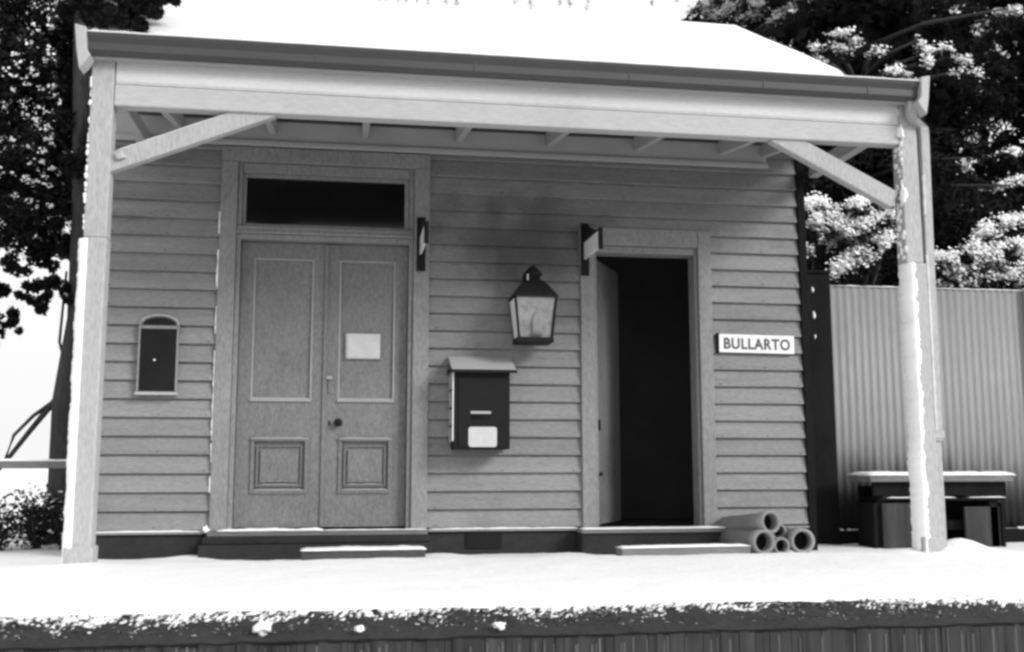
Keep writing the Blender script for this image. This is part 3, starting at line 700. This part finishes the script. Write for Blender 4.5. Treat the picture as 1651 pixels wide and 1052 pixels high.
# ------------------------------------------------------------------ right: dark gap post, corrugated fence, bench
gp = thing('gate_post', 'broad black weathered post in the gap between building and iron fence', 'post', (3.55, .42, 0))
part('post_timber', 'blackwood', gp, (3.53, 3.735, .40, .50, -.1, 2.06), bev=.008)
part('post_cap', 'blackwood', gp, (3.50, 3.74, .385, .515, 2.061, 2.085), bev=.005)
for z, s in ((1.93, .016), (1.73, .022), (1.56, .012)): b = MB(); b.blob((3.585 + (1.93 - z) * .02, .398, z), (s * .6, .008, s * 1.3), 2, .4, z); b.build('snow_fleck', 'snow', gp, True)
fn = thing('iron_fence', 'tall pale corrugated iron fence behind the bench', 'fence', (5.2, .5, 0))
FX0, FX1, FZ = 3.742, 9.5, 1.985
vs = []; fs = []; n = int((FX1 - FX0) / .0095)
for i in range(n + 1):
    x = FX0 + i * .0095; y = .5 + .0050 * math.sin(i * .0095 / .0633 * 2 * math.pi)
    jg = .003 * fbm(x, 1, 2.0, 3)
    vs += [(x, y, .085), (x + .0, y, .9), (x, y, FZ + jg), (x, y + .0012, FZ + jg), (x, y + .0012, .085)]
for i in range(n):
    for k in range(5):
        a = i * 5 + k; b_ = i * 5 + (k + 1) % 5; fs.append((a, a + 5, b_ + 5, b_))
pydata('iron_sheet', vs, fs, 'iron', fn, True)
part('plinth_board', 'blackwood', fn, (FX0 + .01, FX1, .44, .485, -.1, .080), bev=.004)
b = MB(); rnd = random.Random(17)
for i in range(70):
    x = rnd.choice([rnd.uniform(3.76, 4.12), rnd.uniform(4.85, 5.1), rnd.uniform(5.25, 5.6), rnd.uniform(5.3, 9)]); b.blob((x, .463, .083), (rnd.uniform(.012, .03), .02, rnd.uniform(.006, .014)), 2, .4, i)
b.build('plinth_snow', 'snow', fn, True)['kind'] = 'stuff'
part('fence_post', 'iron', fn, (5.44, 5.47, .455, .488, .0, 1.99), bev=.004)
b = MB(); snow_strip(b, FX0, FX1, .488, .512, FZ - .002, .006, n=300, seed=41, jag=.9); b.build('fence_snow', 'snowy', fn, True)
bn = thing('bench', 'low dark timber bench with snow on its seat against the iron fence', 'bench', (4.35, .1, 0))
BX0, BX1 = 3.745, 4.87
part('seat_plank', 'timber', bn, (BX0, BX1, -.08, .26, .455, .500), bev=.006)
b = MB(); snow_strip(b, BX0 - .008, BX1 + .008, -.092, .27, .499, .026, n=120, seed=43, jag=.35); b.build('seat_snow', 'snow', bn, True)
part('apron', 'blackwood', bn, (BX0 + .045, BX1 - .03, -.03, .0, .352, .452), bev=.004)
part('front_board', 'oldwood', bn, (BX0 + .12, BX0 + .50, -.01, .015, -.03, .30), (BX1 - .34, BX1 - .05, .02, .045, -.03, .27), bev=.004)
part('end_board', 'blackwood', bn, (BX0 + .055, BX0 + .08, .0, .25, -.03, .30), (BX1 - .06, BX1 - .035, .0, .25, -.03, .30), bev=.004)
part('shelf', 'blackwood', bn, (BX0 + .09, BX1 - .02, .0, .24, .315, .337), bev=.004)
for x in (BX0 + .085, 4.25, BX1 - .14): part('leg', 'blackwood', bn, (x, x + .07, .02, .22, -.05, .313), bev=.005)
part('stretcher', 'blackwood', bn, (BX0 + .13, BX1 - .12, .08, .12, .10, .17), bev=.004)
part('back_board', 'blackwood', bn, (BX0 + .09, BX1 - .08, .27, .30, -.02, .42), bev=.004)
b = MB(); rnd = random.Random(4)
for xa, xb in ((BX0 + .16, BX0 + .42), (BX1 - .33, BX1 - .03), (4.30, 4.44)):
    b = MB(); snow_strip(b, xa, xb, -.02, .08, .337, .010, seed=xa); b.build('shelf_snow', 'snowy', bn, True)

# left: rail fence
rf = thing('rail_fence', 'single pale rail fence running off to the left of the verandah', 'fence', (-2.3, .5, 0))
part('rail', 'timber', rf, (-6.5, -1.60, .47, .53, .555, .605), bev=.006)
part('fence_post', 'timber', rf, (-2.72, -2.62, .535, .62, -.1, .70), bev=.008); part('fence_post', 'timber', rf, (-4.8, -4.7, .535, .62, -.1, .70), bev=.008)
b = MB(); snow_strip(b, -6.4, -1.62, .468, .53, .605, .014, n=200, seed=51, jag=.4); b.build('rail_snow', 'snowy', rf, True)

# ------------------------------------------------------------------ trees and shrubs
def leafquad(vs, fs, p, s, nrm, rnd, asp=.55):
    t = Vector((rnd.gauss(0, 1), rnd.gauss(0, 1), rnd.gauss(0, 1))).cross(nrm)
    if t.length < .01: return
    t.normalize(); u = nrm.cross(t).normalized() * s * asp; t = t * s
    k = len(vs)
    vs += [p - t, p + u * .9 - t * .1, p + t, p - u * .9 - t * .1]; fs.append((k, k + 1, k + 2, k + 3))
def rv(rnd): return Vector((rnd.gauss(0, 1), rnd.gauss(0, 1), rnd.gauss(0, 1)))
def broadleaf(name, label, clumps, trunk, limbs, n_per, size, snowf, seed, group=None, leafmat='leaf', flecks=()):
    rnd = random.Random(seed)
    t = thing(name, label, 'tree', trunk[0][0], group)
    b = MB(); b.tube([Vector(p) for p, r in trunk], [r for p, r in trunk], 16)
    for v in b.bm.verts:
        k = .012 * noise.noise(v.co * 9) + .02 * noise.noise(v.co * Vector((3, 3, 1.2))); v.co.x += k; v.co.y += k
    tr_ = b.build('trunk', 'bark', t, True)
    for pts in limbs:
        b = MB(); b.tube([p for p, r in pts], [r for p, r in pts], 7); b.build('limb', 'bark', t, True)
    vs, fs, sv, sf = [], [], [], []
    for (c, r, dens) in clumps:
        c = Vector(c); m = int(n_per * dens)
        # sub clusters inside the clump
        subs = []
        for k in range(max(4, int(14 * dens))):
            d = rv(rnd).normalized() * rnd.random() ** .45
            subs.append((c + Vector((d.x * r[0], d.y * r[1], d.z * r[2])), rnd.uniform(.22, .42) * min(r)))
        for k in range(m):
            q, rr = rnd.choice(subs)
            d = rv(rnd); d = d.normalized() * rnd.random() ** .5
            p = q + d * rr
            if p.y > .7 and (noise.noise(p * 13) < -.02 if p.z < 2.95 else noise.noise(p * 6) < -.2): continue
            nn = (rv(rnd) * .8 + Vector((0, 0, .7))).normalized()
            leafquad(vs, fs, p, size * rnd.uniform(.6, 1.3), nn, rnd)
            if rnd.random() < snowf and d.z > .0: leafquad(sv, sf, p + Vector((0, 0, .012)), size * rnd.uniform(.6, 1.2), (rv(rnd) * .35 + Vector((0, -.3, 1))).normalized(), rnd, .9)
    for (x, y, z) in flecks:
        q = rnd.uniform(.010, .032)
        for j in range(10): leafquad(sv, sf, Vector((x + rnd.gauss(0, q), y - .25 + rnd.gauss(0, q * 2), z + rnd.gauss(0, q * .6))), rnd.uniform(.008, .020), (rv(rnd) * .6 + Vector((0, -.6, .8))).normalized(), rnd, .8)
    pydata('crown', vs, fs, leafmat, t)
    if sv: pydata('crown_snow', sv, sf, 'snowy', t)['kind'] = 'stuff'
    return t
# tall tree behind the rail at the left, its crown over the verandah corner
LT = [((-2.30, 2.0, -.15), .135), ((-2.29, 2.0, .45), .115), ((-2.28, 2.0, 1.1), .105), ((-2.22, 2.0, 1.8), .095), ((-2.23, 2.0, 2.7), .09), ((-2.30, 2.05, 3.6), .075), ((-2.38, 2.1, 4.6), .05)]
rnd = random.Random(2)
cl = []
for (x, y, z, r, d) in ((-2.9, 2.3, 4.6, .9, 1.8), (-2.2, 2.4, 4.9, .9, 1.8), (-3.3, 2.5, 3.9, .8, 1.6), (-2.5, 2.4, 3.9, .8, 1.8), (-1.9, 2.5, 5.4, .7, 1.2), (-3.2, 2.3, 3.1, .7, 1.3), (-2.35, 2.3, 3.15, .6, 1.2),
                        (-2.1, 2.3, 2.75, .32, .5), (-2.9, 2.1, 2.65, .5, .7), (-3.3, 2.1, 2.35, .45, .45), (-2.5, 2.15, 2.45, .35, .35), (-2.75, 2.1, 2.1, .26, .16), (-3.1, 2.1, 2.0, .26, .16), (-2.85, 2.1, 1.78, .16, .08), (-2.45, 2.2, 2.2, .2, .12), (-3.05, 2.3, 1.72, .18, .09), (-3.3, 2.3, 1.6, .2, .1), (-2.75, 2.0, 2.45, .35, .5), (-2.5, 2.0, 2.25, .22, .25), (-3.0, 2.0, 2.3, .3, .3), (-2.62, 2.0, 1.95, .2, .15), (-2.9, 2.0, 2.0, .25, .18), (-2.78, 2.0, 1.72, .12, .06), (-2.4, 1.95, 2.65, .25, .3), (-2.36, 1.9, 1.98, .12, .08), (-2.95, 2.0, 1.58, .10, .05),
                        (-3.0, 3.4, 4.3, 1.2, 2.2), (-2.7, 3.3, 5.6, 1.0, 1.6), (-4.3, 2.9, 4.2, 1.1, 1.3), (-3.5, 3.3, 3.2, .8, 1.2), (-2.6, 3.3, 3.3, .7, 1.2),
                        (-1.80, .2, 3.75, .24, .45), (-1.55, .0, 3.80, .26, .50), (-1.32, -.1, 3.75, .20, .30), (-1.45, -.3, 3.50, .16, .22), (-1.62, -.32, 3.52, .16, .5), (-1.45, -.34, 3.52, .14, .45), (-1.30, -.34, 3.58, .13, .4), (-1.60, -.30, 3.68, .2, .6), (-1.45, -.32, 3.72, .2, .7), (-1.28, -.32, 3.78, .17, .55), (-1.52, -.32, 3.86, .2, .6), (-1.30, -.32, 3.94, .18, .5), (-1.22, -.32, 3.66, .10, .15), (-1.42, -.32, 4.05, .2, .5), (-1.75, 1.2, 4.3, .4, .7), (-1.35, .0, 3.95, .2, .3), (-1.95, .6, 4.1, .3, .5)):
    cl.append(((x, y, z), (r, r * .9, r * .85), d))
limbs = [[((-2.24, 2.0, 1.35), .035), ((-2.36, 1.98, 1.12), .028), ((-2.55, 1.96, .85), .022), ((-2.72, 1.95, .60), .018), ((-2.86, 1.95, .42), .012)],
         [((-2.38, 1.98, 1.10), .018), ((-2.52, 1.94, .98), .016), ((-2.66, 1.93, .82), .014), ((-2.72, 1.94, .62), .012)],
         [((-2.25, 2.0, 1.2), .014), ((-2.36, 1.98, 1.6), .012), ((-2.34, 2.0, 2.2), .010)],
         [((-2.24, 2.0, 2.2), .02), ((-2.5, 2.1, 2.55), .014), ((-2.9, 2.2, 2.8), .007)], [((-2.24, 2.0, 2.6), .05), ((-1.9, 2.3, 3.6), .03), ((-1.7, 2.4, 4.8), .015)], [((-2.26, 2.15, 3.0), .04), ((-2.9, 2.6, 4.0), .025), ((-3.2, 2.7, 4.8), .012)], [((-2.27, 2.0, 3.3), .04), ((-1.95, 1.1, 4.0), .025), ((-1.5, .0, 3.85), .010)]]
broadleaf('tall_tree', 'tall dark leafy tree with bare lower trunk behind the rail fence', cl, LT, limbs, 9000, .027, .03, 21, flecks=[(-2.54, 1.7, 4.4), (-2.39, 1.7, 4.35), (-2.34, 1.7, 4.38), (-2.26, 1.7, 4.33), (-2.43, 1.7, 4.14), (-2.55, 1.7, 4.09), (-2.59, 1.7, 3.98), (-2.42, 1.7, 3.93), (-2.4, 1.7, 3.86), (-2.46, 1.7, 3.84), (-2.66, 1.7, 3.86), (-2.68, 1.7, 3.8), (-2.55, 1.7, 3.76), (-2.53, 1.7, 3.71), (-2.72, 1.7, 3.72), (-2.68, 1.7, 3.58), (-2.6, 1.7, 3.66), (-2.47, 1.7, 3.6), (-2.38, 1.7, 3.62), (-2.36, 1.7, 3.53), (-2.74, 1.7, 3.45), (-2.49, 1.7, 3.43), (-2.58, 1.7, 3.37), (-2.51, 1.7, 3.34), (-2.47, 1.7, 3.3), (-2.38, 1.7, 3.27), (-2.68, 1.7, 3.17), (-2.39, 1.7, 3.18), (-2.36, 1.7, 3.14), (-2.51, 1.7, 3.09), (-2.44, 1.7, 3.08), (-2.42, 1.7, 2.99), (-2.36, 1.7, 2.94), (-2.48, 1.7, 2.96), (-2.68, 1.7, 2.9), (-2.53, 1.7, 2.86), (-2.48, 1.7, 2.83), (-2.55, 1.7, 2.83), (-2.41, 1.7, 2.86), (-2.38, 1.7, 2.8), (-2.77, 1.7, 2.87), (-2.77, 1.7, 2.53), (-2.72, 1.7, 2.48), (-2.62, 1.7, 2.7), (-2.47, 1.7, 2.64), (-2.35, 1.7, 2.63)])
# low shrubs below the rail
def shrub(loc, h, r, n, size, seed, label, name='shrub', snowf=.12, group=None, m='leaf'):
    rnd = random.Random(seed); t = thing(name, label, 'shrub', loc, group)
    vs, fs, sv, sf = [], [], [], []; b = MB()
    for k in range(9):
        a = rnd.uniform(0, 6.28); tip = Vector(loc) + Vector((math.cos(a) * r * rnd.uniform(.2, 1), math.sin(a) * r * rnd.uniform(.2, .8), h * rnd.uniform(.6, 1)))
        mid = (Vector(loc) + tip) / 2 + Vector((rnd.gauss(0, .03), rnd.gauss(0, .03), .05))
        b.tube([Vector(loc), mid, tip], [.014, .01, .004], 6)
        for i in range(n // 9):
            s = rnd.random() ** .7; p = Vector(loc).lerp(mid, min(1, s * 2)) if s < .5 else mid.lerp(tip, s * 2 - 1)
            p = p + rv(rnd) * (.03 + .05 * s)
            if p.z < loc[2] + .0: continue
            leafquad(vs, fs, p, size * rnd.uniform(.6, 1.4), (rv(rnd)).normalized(), rnd, .4)
            if rnd.random() < snowf: leafquad(sv, sf, p + Vector((0, 0, .01)), size * rnd.uniform(.6, 1.1), (rv(rnd) * .3 + Vector((0, -.2, 1))).normalized(), rnd, .8)
    b.build('stems', 'bark', t, True); pydata('foliage', vs, fs, m, t)
    if sv: pydata('foliage_snow', sv, sf, 'snowy', t)['kind'] = 'stuff'
for i, (x, y, h, r, lab) in enumerate(((-2.42, .85, .34, .20, 'dark low shrub furthest left under the rail'), (-2.16, .9, .42, .17, 'dark shrub under the rail left of the tree trunk'), (-1.95, .8, .42, .15, 'upright dark shrub against the foot of the verandah corner post'), (-2.75, 1.0, .5, .25, 'dark shrub at the left picture edge behind the rail'), (-2.28, 1.3, .30, .2, 'low dark shrub at the foot of the tall tree trunk'))):
    shrub((x, y, -.03), h * .82, r * .8, 800, .022, 60 + i, lab, group='dark shrubs under the rail fence', snowf=.08)

# big conifers at the right, snow resting on their drooping boughs
def frond(vs, fs, sv, sf, pts, wd, rnd, dens=1.0, spread=.12):
    pts = [Vector(p) + Vector((0, spread * rnd.uniform(-1, 1), 0)) for p in pts]
    for a, c in zip(pts, pts[1:]):
        L_ = (c - a).length; n = int(L_ * 2200 * dens) + 20; d = (c - a).normalized()
        for i in range(n):
            s = rnd.random(); p = a.lerp(c, s); g = Vector((rnd.gauss(0, 1), rnd.gauss(0, 1), rnd.gauss(0, .7))) * wd * .5
            if noise.noise(Vector(((p + g).x * 7 + (p + g).z * 3, (p + g).y * 7, (p + g).z * 10))) < -.13: continue
            leafquad(sv, sf, p + g, rnd.uniform(.010, .024), (rv(rnd) * .18 + Vector((.1, -.75, .65))).normalized(), rnd, .7)
        for i in range(int(n * .3)):
            p = a.lerp(c, rnd.random()) + Vector((rnd.gauss(0, 1), rnd.gauss(0, 1), -abs(rnd.gauss(0, 1.2)))) * wd * .75 - Vector((0, -.02, .02))
            leafquad(vs, fs, p, rnd.uniform(.018, .04), rv(rnd).normalized(), rnd, .28)
def conifer(loc, H, R0, seed, label, nb=90, zlow=.6, dens=1.0, snow=.5, name='conifer', nq=300, fronds=(), fw=.07, twigs=()):
    rnd = random.Random(seed); t = thing(name, label, 'tree', loc, 'dark conifers beyond the iron fence'); loc = Vector(loc)
    b = MB(); b.tube([loc + Vector((0, 0, -.2)), loc + Vector((.05, 0, H * .5)), loc + Vector((0, 0, H))], [.22, .13, .02], 10); b.build('trunk', 'bark', t, True)
    vs, fs, sv, sf = [], [], [], []
    sb = MB()
    for k in range(nb):
        z = zlow + (H - zlow) * (k + rnd.random()) / nb; rr = R0 * (1 - (z / H)) ** .7 * rnd.uniform(.65, 1.1) + .15
        a = rnd.uniform(0, 2 * math.pi); d = Vector((math.cos(a), math.sin(a), 0))
        p0 = loc + Vector((0, 0, z)); side = d.cross(Vector((0, 0, 1)))
        m = int(nq * dens * (.4 + rr / R0))
        def cur(s): return p0 + d * rr * s + Vector((0, 0, .10 * rr * math.sin(s * 2.2) - .42 * rr * s * s))
        for i in range(m):
            s = rnd.random() ** .7; wv = .30 * rr * (s * (1.15 - s)) * 2 + .05
            l = rnd.gauss(0, .5); p = cur(s) + side * l * wv + Vector((0, 0, -abs(rnd.gauss(0, .07)) - .10 * abs(l) * wv * 2))
            leafquad(vs, fs, p, rnd.uniform(.028, .06) * (1.5 if s < .4 else 1), (rv(rnd) * .7 + Vector((0, 0, .5))).normalized(), rnd, .30)
        for i in range(int(26 * dens)):
            s = rnd.random() * .62; leafquad(vs, fs, cur(s) + rv(rnd) * .10 - Vector((0, 0, .1)), rnd.uniform(.10, .20), (rv(rnd) * .8 + d * .8).normalized(), rnd, .5)
        if rnd.random() < snow:
            for i in range(rnd.randint(3, 9)):
                s = rnd.uniform(.62, 1.02); l = rnd.gauss(0, .5); wv = .30 * rr * (s * (1.15 - s)) * 2 + .04
                c = cur(s) + side * l * wv + Vector((0, 0, -.06 * abs(l)))
                q = rnd.uniform(.025, .06)
                for j in range(26): leafquad(sv, sf, c + Vector((rnd.gauss(0, q * 1.3), rnd.gauss(0, q), rnd.gauss(0, q * .35))), q * rnd.uniform(.2, .6), (rv(rnd) * .5 + Vector((0, -.3, 1))).normalized(), rnd, .8)
    for f_ in fronds:
        frond(vs, fs, sv, sf, f_, fw, rnd, .6); q = Vector(f_[0])
        b = MB(); b.tube([Vector((loc.x, loc.y, q.z + .3)), (Vector((loc.x, loc.y, q.z + .3)) + q) / 2 + Vector((0, 0, .1)), q, Vector(f_[-1])], [.04, .025, .012, .005], 6); b.build('limb', 'bark', t, True)
    if twigs:       # one long bough reaching left above the roof ridge, its tips hanging down
        x0, z0 = twigs[0][0][0], twigs[0][0][2] + .1
        b = MB(); b.tube([(loc.x, loc.y, z0 + .3), (loc.x - .6, twigs[0][0][1], z0 + .25), (x0, twigs[0][0][1], z0)], [.06, .04, .012], 7); b.build('limb', 'bark', t, True)
        for w_ in twigs:
            for a, c in zip(w_, w_[1:]):
                for i in range(22): leafquad(vs, fs, Vector(a).lerp(Vector(c), rnd.random()) + rv(rnd) * .018, rnd.uniform(.02, .04), rv(rnd).normalized(), rnd, .22)
            b = MB(); b.tube([(w_[0][0], w_[0][1], z0 + (w_[0][0] - x0) * .05), w_[1], w_[2]], [.008, .005, .003], 5); b.build('twig', 'bark', t, True)
    pydata('crown', vs, fs, 'needle', t)
    if sv: pydata('crown_snow', sv, sf, 'snowy', t)['kind'] = 'stuff'
conifer((6.3, 4.6, 0), 10.5, 2.9, 5, 'broad dark conifer rising behind the middle of the iron fence', nb=200, zlow=.7, snow=.012, nq=560, fronds=[[(4.73, 2.6, 4.82), (4.9, 2.6, 4.98), (5.08, 2.6, 5.02), (5.27, 2.6, 4.97)], [(4.97, 2.6, 4.87), (5.25, 2.6, 4.94)], [(5.98, 2.6, 4.88), (6.09, 2.6, 4.99), (6.3, 2.6, 4.95)], [(6.39, 2.6, 4.89), (6.55, 2.6, 4.86)], [(5.51, 2.6, 4.6), (5.65, 2.6, 4.71), (5.82, 2.6, 4.63)], [(5.4, 2.6, 4.88), (5.49, 2.6, 4.87)], [(6.91, 2.6, 5.44), (7.09, 2.6, 5.42), (7.18, 2.6, 5.46)], [(5.92, 2.6, 5.03), (6.02, 2.6, 4.97), (5.97, 2.6, 4.73)], [(6.88, 2.6, 3.49), (7.04, 2.6, 3.59)], [(5.79, 2.6, 4.11), (5.86, 2.6, 4.08)], [(6.36, 2.6, 4.71), (6.57, 2.6, 4.66)], [(4.86, 2.6, 4.76), (4.65, 2.6, 4.68)], [(6.44, 2.6, 3.77), (6.4, 2.6, 3.67)]])
conifer((9.2, 5.0, 0), 11.5, 3.0, 6, 'dark conifer at the right picture edge behind the fence', nb=190, zlow=.7, snow=.02, nq=520)
conifer((6.2, 8.6, 0), 9.8, 2.4, 8, 'paler conifer behind the right end of the station roof', nb=130, zlow=1.0, snow=.5, nq=340, fronds=[[(4.76, 6.0, 6.91), (4.93, 6.0, 6.78)], [(5.02, 6.0, 6.74), (5.21, 6.0, 6.94)], [(5.38, 6.0, 6.72), (5.7, 6.0, 6.95)], [(5.74, 6.0, 6.66), (6.06, 6.0, 6.82), (6.2, 6.0, 6.64)], [(5.88, 6.0, 6.85), (6.3, 6.0, 7.01)], [(6.1, 6.0, 6.5), (6.29, 6.0, 6.6)], [(5.52, 6.0, 6.91), (5.62, 6.0, 7.01)], [(6.29, 6.0, 6.79), (6.57, 6.0, 6.9)]], fw=.12, twigs=[[(0.23, 6.0, 7.23), (0.26, 6.0, 6.87), (0.26, 6.0, 6.58)], [(0.36, 6.0, 7.24), (0.36, 6.0, 6.87), (0.35, 6.0, 6.57)], [(0.44, 6.0, 7.25), (0.44, 6.0, 6.87), (0.44, 6.0, 6.56)], [(0.57, 6.0, 7.26), (0.59, 6.0, 6.9), (0.59, 6.0, 6.61)], [(0.7, 6.0, 7.27), (0.71, 6.0, 6.88), (0.7, 6.0, 6.56)], [(0.83, 6.0, 7.28), (0.85, 6.0, 6.91), (0.84, 6.0, 6.61)], [(0.99, 6.0, 7.29), (0.99, 6.0, 6.91), (0.99, 6.0, 6.6)], [(1.23, 6.0, 7.31), (1.23, 6.0, 6.94), (1.22, 6.0, 6.65)], [(1.34, 6.0, 7.32), (1.37, 6.0, 6.93), (1.37, 6.0, 6.61)], [(2.13, 6.0, 7.38), (2.16, 6.0, 7.01), (2.15, 6.0, 6.72)], [(2.39, 6.0, 7.4), (2.38, 6.0, 7.01), (2.37, 6.0, 6.69)], [(2.77, 6.0, 7.43), (2.78, 6.0, 7.05), (2.77, 6.0, 6.74)], [(2.92, 6.0, 7.44), (2.91, 6.0, 7.04), (2.9, 6.0, 6.7)], [(3.13, 6.0, 7.46), (3.16, 6.0, 7.05), (3.15, 6.0, 6.7)], [(4.07, 6.0, 7.53), (4.07, 6.0, 7.14), (4.05, 6.0, 6.83)], [(4.44, 6.0, 7.56), (4.43, 6.0, 7.18), (4.42, 6.0, 6.88)]])
conifer((7.6, 8.2, 0), 13, 3.4, 9, 'tallest conifer, far back between the others', nb=190, zlow=.7, snow=.1, nq=420)
conifer((10.6, 9.6, 0), 14, 3.6, 10, 'distant dark conifer seen behind the one at the right picture edge', nb=170, zlow=.7, snow=.1, nq=420)
conifer((6.4, 11.2, 0), 9.0, 3.2, 12, 'distant conifer filling the gap over the iron fence near the building', nb=150, zlow=.5, snow=.1, nq=380)
# snow-laden bushes just over the fence
def snowbush(loc, lobes, fronds, wd, seed, label, dens=1.0):
    rnd = random.Random(seed); t = thing('snow_laden_bush', label, 'bush', loc, 'bushes bowed under snow behind the fence'); loc = Vector(loc)
    vs, fs, sv, sf = [], [], [], []
    for (dx, dy, z, rx, rz, n) in lobes:
        c = loc + Vector((dx, dy, z))
        for i in range(n):
            d = rv(rnd).normalized() * rnd.random() ** .35
            leafquad(vs, fs, c + Vector((d.x * rx, d.y * rx * .8, d.z * rz)), rnd.uniform(.02, .05), rv(rnd).normalized(), rnd, .35)
    for f_ in fronds:
        frond(vs, fs, sv, sf, f_, wd, rnd, dens)
        q = Vector(f_[0]); b = MB(); b.tube([loc + Vector((rnd.uniform(-.1, .1), .2, -.1)), loc.lerp(q, .6) + Vector((0, .25, .3)), q + Vector((0, .05, 0)), Vector(f_[-1])], [.03, .02, .01, .004], 6); b.build('stem', 'bark', t, True)
    pydata('foliage', vs, fs, 'needle', t); pydata('snow', sv, sf, 'snowy', t)
FA = [[(4.29, 2.0, 3.01), (4.44, 2.0, 3.1), (4.56, 2.0, 2.96), (4.6, 2.0, 2.79)], [(5.2, 2.0, 3.07), (4.84, 2.0, 2.97), (4.58, 2.0, 2.65)], [(5.2, 2.0, 2.96), (4.9, 2.0, 2.83), (4.68, 2.0, 2.48), (4.52, 2.0, 2.37)], [(5.19, 2.0, 2.84), (5.0, 2.0, 2.67), (4.78, 2.0, 2.44)], [(4.75, 2.0, 3.02), (4.98, 2.0, 3.12), (5.17, 2.0, 3.08)], [(4.25, 2.0, 2.67), (4.33, 2.0, 2.6)], [(4.38, 2.0, 2.92), (4.42, 2.0, 2.74)], [(5.13, 2.0, 2.98), (4.94, 2.0, 2.91), (4.68, 2.0, 2.72)]]
FB = [[(5.56, 2.0, 2.53), (5.76, 2.0, 2.57), (5.81, 2.0, 2.42)], [(5.58, 2.0, 2.35), (5.81, 2.0, 2.33)], [(5.84, 2.0, 2.42), (6.02, 2.0, 2.67), (6.16, 2.0, 2.71), (6.38, 2.0, 2.53)], [(5.94, 2.0, 2.33), (6.14, 2.0, 2.49), (6.4, 2.0, 2.34)], [(6.06, 2.0, 2.76), (6.3, 2.0, 2.92), (6.58, 2.0, 2.99)], [(6.08, 2.0, 2.55), (6.29, 2.0, 2.68), (6.49, 2.0, 2.72)], [(6.49, 2.0, 2.78), (6.51, 2.0, 2.5), (6.47, 2.0, 2.3)], [(6.13, 2.0, 2.34), (6.34, 2.0, 2.43)]]
snowbush((4.85, 2.5, 0), [(0, .3, 2.3, .6, .8, 6000), (.1, .5, 1.2, .8, 1.0, 3000)], FA, .085, 71, 'snow bowed bush filling the gap under the right brace', 1.5)
snowbush((6.2, 2.5, 0), [(0, .3, 2.1, .7, .6, 6000), (.1, .5, 1.2, .9, 1.0, 3000)], FB, .10, 72, 'rounded snow heaped bush above the fence right of the post', 1.6)
